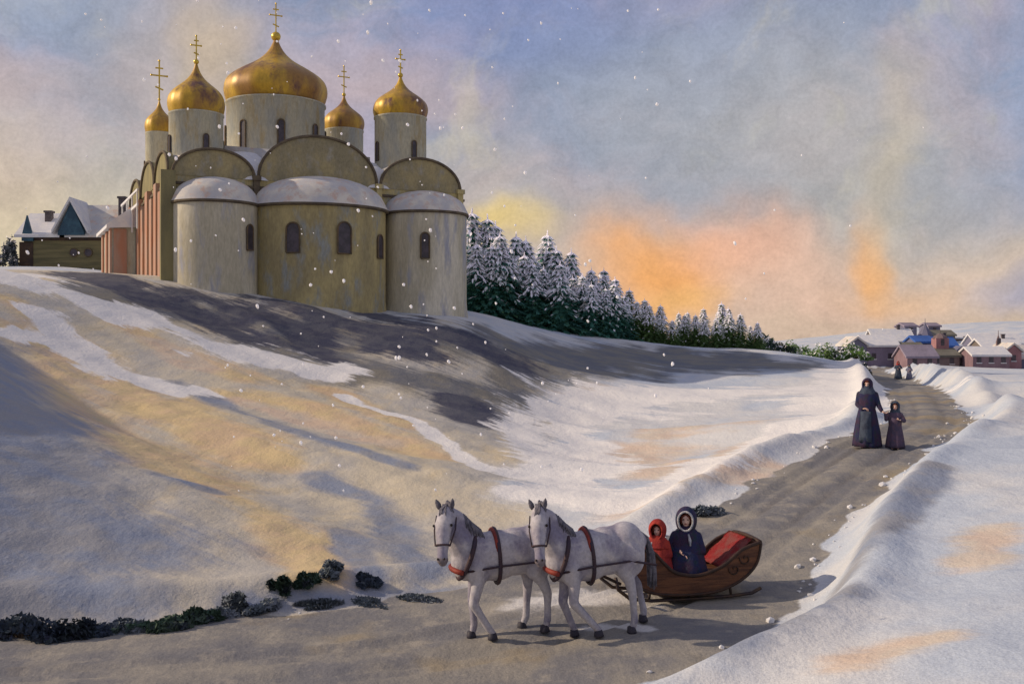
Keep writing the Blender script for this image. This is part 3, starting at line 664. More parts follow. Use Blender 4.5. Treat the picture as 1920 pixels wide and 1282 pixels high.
def long_house():
    h = empty('long_house', (-34.6, 85, 10.2), 0, 'long olive log house with snowy roofs and a blue-grey gable, left of the church', 'house')
    bm = BM(); box(bm, -4.3, 4.9, 0, 5, -2, 2.45); w = mesh_obj('wall', bm, M['log'], h)
    bm = BM(); box(bm, -4.32, 4.92, -.03, -.002, 2.1, 2.42); mesh_obj('eave_board', bm, M['log_dark'], w)
    bm = BM(); gable_wall(bm, -4.62, -4.302, 1, 5, -2, 2.4, 4.1); box(bm, -4.64, -3.55, -.06, .0, -2, 2.0); mesh_obj('end_wall', bm, M['log_dark'], h)
    bm = BM(); prism(bm, [(-4.35, 2.05), (-4.35, 2.45), (-3.95, 4.1), (-3.45, 2.3), (-3.45, 2.05)], -.30, -.05); mesh_obj('end_gable', bm, M['teal'], h)
    bm = BM(); gable_roof(bm, -4.6, -1.2, -.1, 5, 2.45, 4.35, .3, .22); mesh_obj('roof', bm, M['snow'], h)
    bm = BM(); gable_roof(bm, -1.0, 4.9, -.1, 5, 2.45, 5.05, .3, .20); mesh_obj('roof', bm, M['roof_snow'], h)
    # cross gable with steep snowy roof
    bm = BM(); gable_wall(bm, -1.4, .7, -.5, 2.2, 2.5, 2.7, 5.1, 'y'); mesh_obj('dormer', bm, M['teal'], h)
    bm = BM(); gable_roof(bm, -1.5, .8, -.5, 2.4, 2.72, 5.2, .28, .3, 'y'); mesh_obj('dormer_roof', bm, M['snow'], h)
    for x, z0, z1 in ((-2.95, 3.2, 4.5), (3.0, 3.9, 5.65)):
        bm = BM(); box(bm, x - .25, x + .25, 1.3, 1.8, z0, z1); box(bm, x - .33, x + .33, 1.22, 1.88, z1, z1 + .16); mesh_obj('chimney', bm, M['chimney'], h)
    for x in (-.3, .85):
        bm = BM(); lathe(bm, [(.30, -.05), (.30, .07)], 16); [bm.faces.new([v for v in bm.verts if abs(v.co.z - z) < 1e-5]) for z in (.07,)]
        bmesh.ops.transform(bm, matrix=Matrix.Translation((x, 0, 1.15)) @ Matrix.Rotation(R(90), 4, 'X'), verts=bm.verts[:])
        p = mesh_obj('round_window', bm, M['pane'], h)
        bm = BM(); tube(bm, [(x + .32 * math.cos(a), -.07, 1.15 + .32 * math.sin(a)) for a in [2 * math.pi * i / 16 for i in range(17)]], .05, 5, False); mesh_obj('frame', bm, M['frame'], p, True)
long_house()
# ---------------------------------------------------------------- horses
def horse(loc, heading, label, legs, headturn, headlow=-.02):
    """local frame: +x forward, +y the horse's left side (towards the camera), feet on z = 0"""
    root = empty('horse', loc, heading, label, 'horse', 'grey horses pulling the sleigh')
    bm = BM()
    # trunk: deep chest, tucked belly, rounded croup
    ball(bm, (.40, 0, 1.10), (.33, .25, .355), 20, 14)
    ball(bm, (.12, 0, 1.09), (.42, .285, .345), 20, 14)
    ball(bm, (-.18, 0, 1.10), (.40, .285, .325), 20, 14)
    ball(bm, (-.50, 0, 1.14), (.32, .28, .305), 20, 14)
    ball(bm, (.60, 0, 1.07), (.20, .20, .26), 16, 12)
    capsule(bm, (.42, 0, 1.31), .14, (.10, 0, 1.28), .13)              # withers and back
    capsule(bm, (.15, 0, 1.27), .14, (-.58, 0, 1.29), .14)
    capsule(bm, (-.60, 0, 1.26), .15, (-.76, 0, 1.15), .11)
    for s in (-1, 1):
        ball(bm, (.45, s * .15, 1.02), (.20, .11, .28), 14, 10)        # shoulder
        ball(bm, (-.50, s * .14, 1.02), (.25, .14, .30), 14, 10)       # thigh
    # neck rises forward and up, head hangs from the poll
    ct, st = math.cos(headturn), math.sin(headturn)
    def hp(dx, dy, z): return (.80 + dx * ct * 1.25 - dy * st * 1.35, .02 + dx * st * 1.25 + dy * ct * 1.35, 1.79 + (z - 1.84) * 1.04 - headlow)
    chain(bm, [((.52, 0, 1.16), .23), ((.64, .0, 1.36), .20), ((.74, .01, 1.54), .165), (hp(-.02, 0, 1.70), .13)])
    chain(bm, [((.40, 0, 1.34), .13), ((.52, 0, 1.50), .12), ((.64, .01, 1.68), .10), (hp(-.06, 0, 1.80), .085)])
    # head
    chain(bm, [(hp(0, 0, 1.78), .118), (hp(.12, 0, 1.66), .130), (hp(.20, 0, 1.52), .102), (hp(.27, 0, 1.36), .078), (hp(.295, 0, 1.29), .080)])
    ball(bm, hp(.06, 0, 1.62), (.10, .075, .13), 14, 10)                # jaw
    for s in (-1, 1): ball(bm, hp(.15, s * .075, 1.68), (.035, .03, .03), 8, 6)
    # legs: (shoulder/hip, elbow/stifle, knee/hock, fetlock, hoof)
    feet = []
    for kind, s, off in legs:
        y = s * .155
        if kind == 'f':
            kx, kz, fx, fz, hx, hz = off
            P = [((.44, y, 1.0), .135), ((.42 + kx * .25, y, .82), .098), ((.44 + kx, y, kz), .072), ((.44 + (kx + fx) / 2, y, (kz + fz) / 2), .058), ((.44 + fx, y, fz), .057), ((.44 + hx, y, hz + .05), .048)]
            chain(bm, P); ball(bm, (.44 + kx, y, kz), (.068, .062, .08), 10, 8)
        else:
            kx, kz, fx, fz, hx, hz = off
            P = [((-.50, y, 1.05), .19), ((-.40 + kx * .2, y, .84), .135), ((-.50 + kx * .6, y, .68), .088), ((-.56 + kx, y, kz), .068), ((-.56 + (kx + fx) / 2, y, (kz + fz) / 2), .053), ((-.56 + fx, y, fz), .058), ((-.56 + hx, y, hz + .05), .048)]
            chain(bm, P)
        feet.append(((.44 if kind == 'f' else -.56) + hx, y, hz))
    body = organic('body', bm, .020, M['coat'], root, 5)
    for fx, fy, fz in feet:
        bm = BM()
        lathe(bm, [(.001, .0), (.075, .0), (.070, .03), (.058, .085), (.001, .10)], 16)
        bmesh.ops.transform(bm, matrix=Matrix.Translation((fx + .02, fy, fz - .01)), verts=bm.verts[:]); mesh_obj('hoof', bm, M['hoof'], root, True)
    # ears, eyes, muzzle, forelock, mane, tail
    for s in (-1, 1):
        bm = BM(); a = Vector(hp(-.02, s * .065, 1.85)); b_ = Vector(hp(.0, s * .095, 1.98))
        tube(bm, [a, a.lerp(b_, .35), a.lerp(b_, .7), b_], [.030, .042, .030, .006], 8, flat=.6); mesh_obj('ear', bm, M['mane'], root, True)
        bm = BM(); ball(bm, hp(.163, s * .098, 1.675), .020, 10, 8); mesh_obj('eye', bm, M['eye'], root, True)
    bm = BM(); ball(bm, hp(.30, 0, 1.275), (.082, .074, .070), 14, 10); ball(bm, hp(.30, 0, 1.235), (.06, .06, .045), 12, 8)
    mz = mesh_obj('muzzle', bm, M['muzzle'], root, True)
    for s in (-1, 1):
        bm = BM(); ball(bm, hp(.355, s * .035, 1.30), (.014, .012, .018), 8, 6); mesh_obj('nostril', bm, M['eye'], mz, True)
    rnd = random.Random(int(loc[0] * 100))
    bm = BM()
    crest = [Vector(hp(-.05, 0, 1.90)), Vector(hp(-.13, 0, 1.80)), Vector((.56, .0, 1.66)), Vector((.46, 0, 1.54)), Vector((.36, 0, 1.45))]
    for k in range(64):
        t = k / 63 * (len(crest) - 1); i = min(int(t), len(crest) - 2); p = crest[i].lerp(crest[i+1], t - i)
        side = -1 if k % 3 else 1
        l = rnd.uniform(.10, .20)
        tube(bm, [p, p + Vector((-.03, side * .05, .03)), p + Vector((-.05 + rnd.uniform(-.03, .03), side * (.10 + l * .15), -l * .45)), p + Vector((-.04, side * .115, -l))], [.020, .022, .016, .004], 5)
    mesh_obj('mane', bm, M['mane'], root, True)
    bm = BM()
    for k in range(7):
        tube(bm, [hp(-.02, rnd.uniform(-.03, .03), 1.90), hp(.09, rnd.uniform(-.04, .04), 1.86), hp(.15, rnd.uniform(-.05, .05), 1.74)], [.016, .014, .004], 5)
    mesh_obj('forelock', bm, M['mane'], root, True)
    bm = BM()
    for k in range(26):
        a = rnd.uniform(-.05, .05); c = rnd.uniform(-.06, .06)
        tube(bm, [(-.76, a * .4, 1.27), (-.86, a, 1.18), (-.90 + c * .5, a * 1.3, .95), (-.88 + c, a * 1.5 + c * .4, .70), (-.86 + c * 1.3, a * 1.2, .46 + abs(c))], [.022, .026, .026, .022, .004], 5)
    mesh_obj('tail', bm, M['mane'], root, True)
    # harness: breast collar, girth, back pad, bridle
    def ring(name, pts, r, m, flat=.4):
        bm = BM(); tube(bm, pts + [pts[0]], r, 6, False, flat); return mesh_obj(name, bm, m, root, True)
    ring('collar', [(.36 + .30 * (.5 - .5 * math.sin(a)) + .05, .262 * math.cos(a) * 1.0, 1.14 + .28 * math.sin(a)) for a in [2 * math.pi * i / 28 for i in range(28)]], .034, M['leather'], 1)
    bm = BM(); tube(bm, [(.70 + .10 * math.cos(a), .22 * math.sin(a), .98 + .03 * math.cos(a)) for a in [math.pi * (i / 12 - .5) * 1.15 for i in range(13)]], .038, 6); mesh_obj('breast_strap', bm, M['leather_red'], root, True)
    ring('girth', [(.13 - .02 * math.sin(a), .300 * math.cos(a), 1.085 + .370 * math.sin(a)) for a in [2 * math.pi * i / 32 for i in range(32)]], .030, M['leather'], 1)
    bm = BM(); tube(bm, [(.13, .245 * math.sin(a), 1.225 + .215 * math.cos(a)) for a in [math.pi * (i / 12 - .5) * 1.1 for i in range(13)]], .036, 8); mesh_obj('saddle_pad', bm, M['leather_red'], root, True)
    bm = BM()
    n0 = [hp(.235 + .082 * math.cos(a) * .9, .080 * math.sin(a), 1.44 + .03 * math.cos(a)) for a in [2 * math.pi * i / 16 for i in range(17)]]
    tube(bm, n0, .012, 5, False)
    for s in (-1, 1): tube(bm, [hp(.24, s * .083, 1.44), hp(.10, s * .118, 1.60), hp(-.02, s * .112, 1.76)], .011, 5)
    mesh_obj('bridle', bm, M['leather'], root, True)
    for s in (-1, 1):
        bm = BM(); tube(bm, [(.62, s * .235, .98), (.13, s * .30, 1.0), (-.45, s * .31, .98), (-.85, s * .30, .86)], .016, 5); mesh_obj('trace', bm, M['leather'], root, True)
    root.scale = (.96 if loc[0] < .5 else .90, 1.06, 1.04)
    fx, fy = math.cos(heading), math.sin(heading)
    za, zb = gz(loc[0] + fx * .5, loc[1] + fy * .5), gz(loc[0] - fx * .55, loc[1] - fy * .55)
    root.rotation_euler = (0, -math.atan2(za - zb, 1.05), heading); root.location.z = (za + zb) / 2 + .01
    return root
# (knee dx, knee z, fetlock dx, fetlock z, hoof dx, hoof z)
H1 = [('f', 1, (.12, .52, -.06, .17, -.13, .02)), ('f', -1, (.07, .50, .08, .15, .12, 0)), ('h', 1, (.0, .50, .04, .15, .08, 0)), ('h', -1, (.22, .50, .28, .15, .34, 0))]
H2 = [('f', 1, (.05, .54, -.22, .20, -.30, .05)), ('f', -1, (.12, .50, .02, .16, -.02, .02)), ('h', 1, (.10, .50, .12, .15, .17, 0)), ('h', -1, (-.13, .52, -.17, .17, -.16, .02))]
HEAD = R(180 + 14)
horse((.0, 15.15, 0), HEAD, 'leading pale grey horse on the left, head turned, its rump behind the other horse', H1, R(62))
horse((1.30, 14.85, 0), HEAD, 'rear pale grey horse directly in front of the sleigh, tail at the sleigh front', H2, R(62))

# ---------------------------------------------------------------- people
def head_shapes(bm, c, k, rz):
    """skull, face and neck shapes; c centre of the head, k head height, rz facing"""
    m = Matrix.Translation(c) @ Matrix.Rotation(rz, 4, 'Z') @ Matrix.Scale(k / .24, 4)     # +x is the facing direction
    def B(p, r): bmesh.ops.create_uvsphere(bm, u_segments=14, v_segments=10, radius=1, matrix=m @ Matrix.Translation(p) @ Matrix.Diagonal((*r, 1)))
    B((0, 0, .02), (.098, .078, .105)); B((.022, 0, -.05), (.072, .058, .072)); B((.05, 0, -.095), (.026, .026, .022))
    B((.094, 0, -.008), (.014, .011, .030)); B((.104, 0, -.026), (.015, .015, .012))
    for s in (-1, 1): B((.062, s * .038, -.035), (.03, .024, .024)); B((0, s * .08, -.005), (.016, .012, .028)); B((.078, s * .03, .034), (.02, .024, .012))
    return m
def face_parts(body, m):
    for s in (-1, 1):
        bm = BM(); bmesh.ops.create_uvsphere(bm, u_segments=10, v_segments=8, radius=1, matrix=m @ Matrix.Translation((.088, s * .031, .012)) @ Matrix.Diagonal((.012, .015, .008, 1))); mesh_obj('eye', bm, M['eye'], body, True)
    bm = BM(); bmesh.ops.create_uvsphere(bm, u_segments=10, v_segments=8, radius=1, matrix=m @ Matrix.Translation((.088, 0, -.058)) @ Matrix.Diagonal((.010, .024, .008, 1))); mesh_obj('mouth', bm, M['lip'], body, True)
def hand(bm, c, d, k=1.0, side=1, curl=.5):
    """palm with four bent fingers and a side thumb; c wrist, d pointing direction"""
    c = Vector(c); d = Vector(d).normalized(); up = Vector((0, 0, 1)) if abs(d.z) < .8 else Vector((1, 0, 0))
    a = d.cross(up).normalized() * side; n = a.cross(d).normalized()
    p = c + d * .045 * k
    m = Matrix((a, d, n)).transposed().to_4x4(); m.translation = p
    bmesh.ops.create_uvsphere(bm, u_segments=12, v_segments=8, radius=1, matrix=m @ Matrix.Diagonal((.040 * k, .050 * k, .017 * k, 1)))
    for i, (o, l) in enumerate(((-.028, .066), (-.010, .076), (.009, .072), (.027, .056))):
        q = p + a * o * k + d * .040 * k
        tube(bm, [q, q + (d - n * curl * .3) * l * .4 * k, q + (d - n * curl) * l * .72 * k, q + (d * .7 - n * curl * 1.6) * l * .9 * k], [.0095 * k, .009 * k, .0085 * k, .006 * k], 7)
    q = p - a * .034 * k - d * .015 * k
    tube(bm, [q, q + (d * .5 - a * .7) * .035 * k, q + (d * .95 - a * .75 - n * .3) * .06 * k], [.012 * k, .0105 * k, .007 * k], 7)
def cloth(name, rings, m, parent, folds=9, amp=.03, seed=0, n=44, cap=True):
    """draped garment: rings (centre x, y, z, half depth, half width); folds deepen towards the hem"""
    bm = BM(); rows = []
    fine = []
    for i in range(len(rings) - 1):
        for k in range(4):
            t = k / 4; t = t * t * (3 - 2 * t) if False else t
            fine.append([rings[i][j] * (1 - t) + rings[i+1][j] * t for j in range(5)])
    fine.append(rings[-1]); z0 = rings[0][2]; z1 = rings[-1][2]
    for (x, y, z, a, b) in fine:
        dn = (z0 - z) / (z0 - z1) if z0 != z1 else 0
        rows.append([])
        for k in range(n):
            t = 2 * math.pi * k / n
            w = 1 + amp * dn * (math.sin(folds * t + seed + dn * 1.5) + .5 * math.sin((folds + 4) * t + seed * 2.3 - dn * 2)) * 1.2
            rows[-1].append(bm.verts.new((x + a * w * math.cos(t), y + b * w * math.sin(t), z)))
    for r0, r1 in zip(rows, rows[1:]):
        for k in range(n): bm.faces.new((r0[k], r0[(k+1) % n], r1[(k+1) % n], r1[k]))
    if cap: bm.faces.new(rows[0]); bm.faces.new(rows[-1][::-1])
    return mesh_obj(name, bm, m, parent, True)
def hood(name, c, k, rz, m, parent, open_=.62, thick=1.0, drop=.9):
    """shawl or hood wrapped round the head, open at the face"""
    mt = Matrix.Translation(c) @ Matrix.Rotation(rz, 4, 'Z') @ Matrix.Scale(k / .24, 4)
    bm = BM(); N1, N2 = 40, 22
    def P(u, v):      # u 0..1 round the face opening axis (x forward); v 0 = rim, 1 = back
        th = 2 * math.pi * u; ph = open_ + (math.pi - open_) * v
        r = Vector((.150 * math.cos(ph), .135 * thick * math.sin(ph) * math.cos(th), .165 * thick * math.sin(ph) * math.sin(th)))
        if r.z < 0: r.z *= 1.15; r.x *= .9
        r.x += .004 * math.sin(th * 7 + v * 5)
        return mt @ (r + Vector((-.01, 0, .0)))
    g = [[bm.verts.new(P(i / N1, j / N2)) for i in range(N1)] for j in range(N2)]
    for j in range(N2 - 1):
        for i in range(N1): bm.faces.new((g[j][i], g[j][(i+1) % N1], g[j+1][(i+1) % N1], g[j+1][i]))
    bm.faces.new(g[-1])
    rim = [g[0][i].co.copy() for i in range(N1)]
    o = mesh_obj(name, bm, m, parent, True)
    bm = BM(); tube(bm, rim + [rim[0]], .013 * k / .24, 8, False)
    return o, bm
def standing_woman(loc, rz):
    root = empty('person', loc, rz, 'tall person in a long navy robe holding a small child by the hand', 'person')
    H = 1.72; bm = BM(); m = head_shapes(bm, (0, 0, 1.58), .23, 0)
    chain(bm, [((0, 0, 1.50), .055), ((-.01, 0, 1.38), .07)]); chain(bm, [((-.01, .0, 1.36), .12), ((0, 0, 1.2), .14), ((0, 0, 1.02), .12), ((0, 0, .92), .15)])
    for s in (-1, 1):
        capsule(bm, (-.01, s * .08, 1.36), .08, (-.01, s * .17, 1.34), .065)
        chain(bm, [((0, s * .08, .90), .095), ((.02, s * .09, .50), .06), ((0, s * .09, .10), .042)]); capsule(bm, (0, s * .09, .05), .045, (.14, s * .10, .04), .036)
    chain(bm, [((-.01, -.18, 1.33), .055), ((.04, -.21, 1.08), .042), ((.17, -.08, .98), .030)])
    chain(bm, [((-.01, .18, 1.33), .055), ((.02, .26, 1.09), .042), ((.08, .37, .93), .028)])
    b = organic('body', bm, .013, M['skin'], root, 3, lambda q: (hand(q, (.17, -.08, .98), (.3, .9, .1), 1, 1, .7), hand(q, (.08, .37, .93), (.25, .85, -.5), 1, -1, .7)))
    face_parts(b, m)
    cloth('robe', [(0, 0, 1.47, .06, .07), (-.01, 0, 1.42, .10, .15), (0, 0, 1.34, .15, .235), (.01, 0, 1.15, .17, .225), (.01, 0, .98, .18, .20), (.01, 0, .75, .22, .25), (0, 0, .40, .27, .31), (0, 0, .04, .31, .35)], M['navy'], b, 9, .045, 1)
    bm = BM(); chain(bm, [((-.01, -.19, 1.33), .078), ((.04, -.225, 1.08), .068), ((.16, -.09, .98), .055)]); chain(bm, [((-.01, .19, 1.33), .078), ((.02, .265, 1.09), .066), ((.07, .35, .945), .050)])
    organic('sleeves', bm, .018, M['navy'], b, 3)
    h, r = hood('headscarf', (0, 0, 1.58), .24, 0, M['navy'], b, .70); r.free()
    cloth('scarf_fall', [(-.03, 0, 1.58, .11, .12), (-.02, 0, 1.47, .13, .15), (-.02, 0, 1.36, .17, .22), (-.04, 0, 1.24, .17, .25)], M['slate_wool'], b, 7, .03, 2)
    bm = BM(); ball(bm, (.045, 0, 1.655), (.06, .07, .035), 14, 8); mesh_obj('hair', bm, M['hair'], b, True)
    bm = BM(); box(bm, .19, .245, -.13, .13, .16, .92); bmesh.ops.subdivide_edges(bm, edges=bm.edges[:], cuts=6)
    for v in bm.verts: v.co.x += .07 * (1 - v.co.z / .95) + .012 * math.sin(v.co.y * 60 + v.co.z * 4); v.co.y *= 1.25 - v.co.z * .35
    mesh_obj('apron', bm, M['slate_wool'], b, True)
def small_person(name_label, loc, rz, H, mcoat, mhood, group=None, near_hand=True, cat='child'):
    k = H / 1.18
    root = empty('person', loc, rz, name_label, cat, group)
    bm = BM(); m = head_shapes(bm, (0, 0, 1.06 * k), .20 * k if H < 1.3 else .155 * k, 0)
    def S(p): return tuple(x * k for x in p)
    chain(bm, [(S((0, 0, .98)), .045 * k), (S((0, 0, .90)), .05 * k)]); chain(bm, [(S((0, 0, .86)), .09 * k), (S((0, 0, .72)), .10 * k), (S((0, 0, .60)), .11 * k)])
    for s in (-1, 1):
        capsule(bm, S((0, s * .05, .87)), .06 * k, S((0, s * .12, .86)), .045 * k)
        chain(bm, [(S((0, s * .06, .58)), .07 * k), (S((.01, s * .06, .32)), .045 * k), (S((0, s * .06, .08)), .032 * k)]); capsule(bm, S((0, s * .065, .04)), .033 * k, S((.10, s * .07, .03)), .027 * k)
    L = (.04, -.24, .88) if near_hand else (.15, -.07, .66)
    chain(bm, [(S((0, -.13, .86)), .040 * k), (S((.03, -.20, .74)), .033 * k), (S(L), .022 * k)])
    Rr = (.16, .13, .74)
    chain(bm, [(S((0, .13, .86)), .040 * k), (S((.04, .20, .72)), .033 * k), (S(Rr), .022 * k)])
    b = organic('body', bm, .011 * k, M['skin'], root, 3, lambda q: (hand(q, S(L), (.3, -.7, .6) if near_hand else (.5, .8, 0), .75 * k, 1, .6), hand(q, S(Rr), (.7, -.6, .1), .75 * k, -1, .6)))
    face_parts(b, m)
    cloth('coat', [tuple(x * k for x in q) for q in [(0, 0, .96, .05, .06), (0, 0, .92, .08, .11), (0, 0, .86, .115, .165), (.01, 0, .72, .14, .165), (0, 0, .60, .15, .155), (0, 0, .35, .19, .20), (0, 0, .05, .225, .24)]], mcoat, b, 8, .04, 3)
    bm = BM(); chain(bm, [(S((0, -.13, .86)), .058 * k), (S((.03, -.205, .74)), .052 * k), (S((L[0], L[1] * .95, L[2] - .01)), .036 * k)]); chain(bm, [(S((0, .13, .86)), .058 * k), (S((.04, .21, .72)), .055 * k), (S((.14, .15, .74)), .040 * k)])
    organic('sleeves', bm, .015 * k, mcoat, b, 3)
    h, r = hood('headscarf', (0, 0, 1.06 * k), (.21 if H < 1.3 else .165) * k, 0, mhood, b, .75); r.free()
    cloth('scarf_fall', [tuple(x * k for x in q) for q in [(-.03, 0, 1.04, .08, .09), (-.02, 0, .94, .10, .12), (-.03, 0, .84, .12, .16)]], mhood, b, 6, .03, 2)
    bm = BM(); ball(bm, S((.045, 0, 1.115)), (.04 * k, .05 * k, .025 * k), 12, 8); mesh_obj('hair', bm, M['hair'], b, True)
FACE = R(-118)
standing_woman((8.86, 26.6, gz(8.86, 26.6) - .01), FACE)
small_person('small child in a plum coat beside the tall navy-robed person', (9.50, 26.45, gz(9.50, 26.45) - .01), R(-112), 1.18, M['plum'], M['slate_wool'])
small_person('far-off person with a red headscarf on the road in front of the town', (35.3, 97.5, gz(35.3, 97.5) - .02), R(-110), 1.7, M['slate_wool'], M['red'], None, False, 'person')
small_person('far-off person all in blue beside the red headscarf in front of the town', (35.6, 95.6, gz(35.6, 95.6) - .02), R(-120), 1.45, M['blue_wall'], M['slate_wool'], None, False, 'person')

# ---------------------------------------------------------------- sleigh
def smooth_curve(P, n=10):
    out = []
    for i in range(len(P) - 1):
        p0 = P[max(i-1, 0)]; p1 = P[i]; p2 = P[i+1]; p3 = P[min(i+2, len(P)-1)]
        for k in range(n):
            t = k / n; out.append(tuple(.5 * (2*p1[j] + (p2[j]-p0[j])*t + (2*p0[j]-5*p1[j]+4*p2[j]-p3[j])*t*t + (3*p1[j]-3*p2[j]+p3[j]-p0[j])*t**3) for j in range(2)))
    out.append(P[-1]); return out
SL_HULL = smooth_curve([(.98, .78), (1.06, .56), (.98, .32), (.72, .17), (.25, .11), (-.30, .13), (-.72, .28), (-.98, .52), (-1.06, .84)], 8)
SL_EDGE = smooth_curve([(.98, .78), (.84, .80), (.70, .76), (.54, .60), (.34, .44), (-.02, .38), (-.42, .50), (-.76, .74), (-1.06, .84)], 8)
def sleigh(loc, rz):
    root = empty('sleigh', loc, rz, 'brown wooden sleigh with curved sides and red cushion behind the two grey horses', 'sleigh')
    bm = BM(); g = []
    hw = lambda x: .44 + .05 * min(1, max(0, (x + 1) / 2))
    for k, (x, z) in enumerate(SL_HULL): g.append([(x, y * hw(x), z) for y in np.linspace(-1, 1, 9)])
    V = [[bm.verts.new(p) for p in r] for r in g]
    for a, b in zip(V, V[1:]):
        for i in range(8): bm.faces.new((a[i], a[i+1], b[i+1], b[i]))
    bmesh.ops.recalc_face_normals(bm, faces=bm.faces[:]); bmesh.ops.solidify(bm, geom=bm.faces[:], thickness=.035)
    mesh_obj('hull', bm, M['wood'], root, True)
    # horizontal plank seams over the curled front board
    bm = BM(); rnd = random.Random(3)
    for (x, z) in SL_HULL[2:34:4]:
        tube(bm, [(x + .012, y, z - .006) for y in np.linspace(-.46, .46, 8)], .011, 5)
    mesh_obj('seam', bm, M['wood_dark'], root, True)
    for s in (-1, 1):
        bm = BM(); poly = SL_HULL + SL_EDGE[::-1][1:-1]
        y0, y1 = (s * .475, s * .445)
        # strip between hull curve and edge curve
        n = min(len(SL_HULL), len(SL_EDGE)); ff = []
        for y in (y0, y1):
            ff.append(([bm.verts.new((x, y * (.95 + .05 * 1), z)) for x, z in SL_HULL], [bm.verts.new((x, y, z)) for x, z in SL_EDGE]))
        for h_, e_ in ff:
            for i in range(1, n - 2): bm.faces.new((h_[i], h_[i+1], e_[i+1], e_[i]))
            bm.faces.new((h_[0], h_[1], e_[1])); bm.faces.new((h_[n-2], h_[n-1], e_[n-2]))
        for i in range(n - 1):
            bm.faces.new((ff[0][1][i], ff[0][1][i+1], ff[1][1][i+1], ff[1][1][i])); bm.faces.new((ff[0][0][i], ff[0][0][i+1], ff[1][0][i+1], ff[1][0][i]))
        mesh_obj('side_panel', bm, M['wood'], root)
        bm = BM(); tube(bm, [(x, s * .465, z) for x, z in SL_EDGE], .030, 8); tube(bm, [(x * 1.01, s * .47, z - .01) for x, z in SL_HULL], .026, 8); mesh_obj('rim', bm, M['wood_dark'], root, True)
        bm = BM()                                   # painted scroll on the back of the panel
        for c0 in ((-.80, .60), (-.62, .45)):
            tube(bm, [(c0[0] + (.02 + .06 * t) * math.cos(t * 5), s * .482, c0[1] + (.02 + .06 * t) * math.sin(t * 5)) for t in np.linspace(0, 1.3, 14)], .012, 5)
        mesh_obj('painted_scroll', bm, M['wood_dark'], root, True)
        bm = BM(); tube(bm, [(1.28, s * .40, .40), (1.24, s * .40, .22), (1.05, s * .40, .07), (.7, s * .40, .022), (0, s * .40, .018), (-.6, s * .40, .022), (-.95, s * .40, .05), (-1.10, s * .40, .12)], .028, 8, flat=1.3)
        rn = mesh_obj('runner', bm, M['iron'], root, True)
        for x in (.75, .1, -.6):
            bm = BM(); tube(bm, [(x, s * .40, .02), (x * .96, s * .38, .30 if x < -.3 else .2)], .022, 6); mesh_obj('strut', bm, M['iron'], rn, True)
    bm = BM(); tube(bm, [(-1.06, y, .84 + .03 * (1 - (y / .46) ** 2)) for y in np.linspace(-.46, .46, 9)], .035, 8); mesh_obj('rim', bm, M['wood_dark'], root, True); bm = BM(); tube(bm, [(.98, y, .78) for y in np.linspace(-.46, .46, 9)], .028, 8); mesh_obj('rim', bm, M['wood_dark'], root, True)
    bm = BM(); box(bm, -.62, -.16, -.40, .40, .26, .36); mesh_obj('bench', bm, M['wood'], root)
    # padded back lining
    bm = BM(); rows = []
    for i in range(13):
        t = i / 12; x = -.46 - .50 * t; z = .44 + .44 * t
        rows.append([bm.verts.new((x + .02 * math.cos(y * 22) * math.sin(t * 12), y * .41, z - .10 * (abs(y) ** 3) * 0)) for y in np.linspace(-1, 1, 19)])
    for a, b in zip(rows, rows[1:]):
        for i in range(18): bm.faces.new((a[i], a[i+1], b[i+1], b[i]))
    bmesh.ops.solidify(bm, geom=bm.faces[:], thickness=.07); mesh_obj('back_cushion', bm, M['pinkred'], root, True)
    # shaft poles
    for s in (-1, 1):
        bm = BM(); tube(bm, [(1.2, s * .40, .30), (1.7, s * .44, .55), (2.1, s * .42, .72)], .024, 7); mesh_obj('shaft', bm, M['wood_dark'], root, True)
    return root
SX, SY = 2.70, 16.7; SZ = gz(SX, SY) + .03; SR = R(180 + 14)
sleigh((SX, SY, SZ), SR)
SM = Matrix.Translation((SX, SY, SZ)) @ Matrix.Rotation(SR, 4, 'Z')
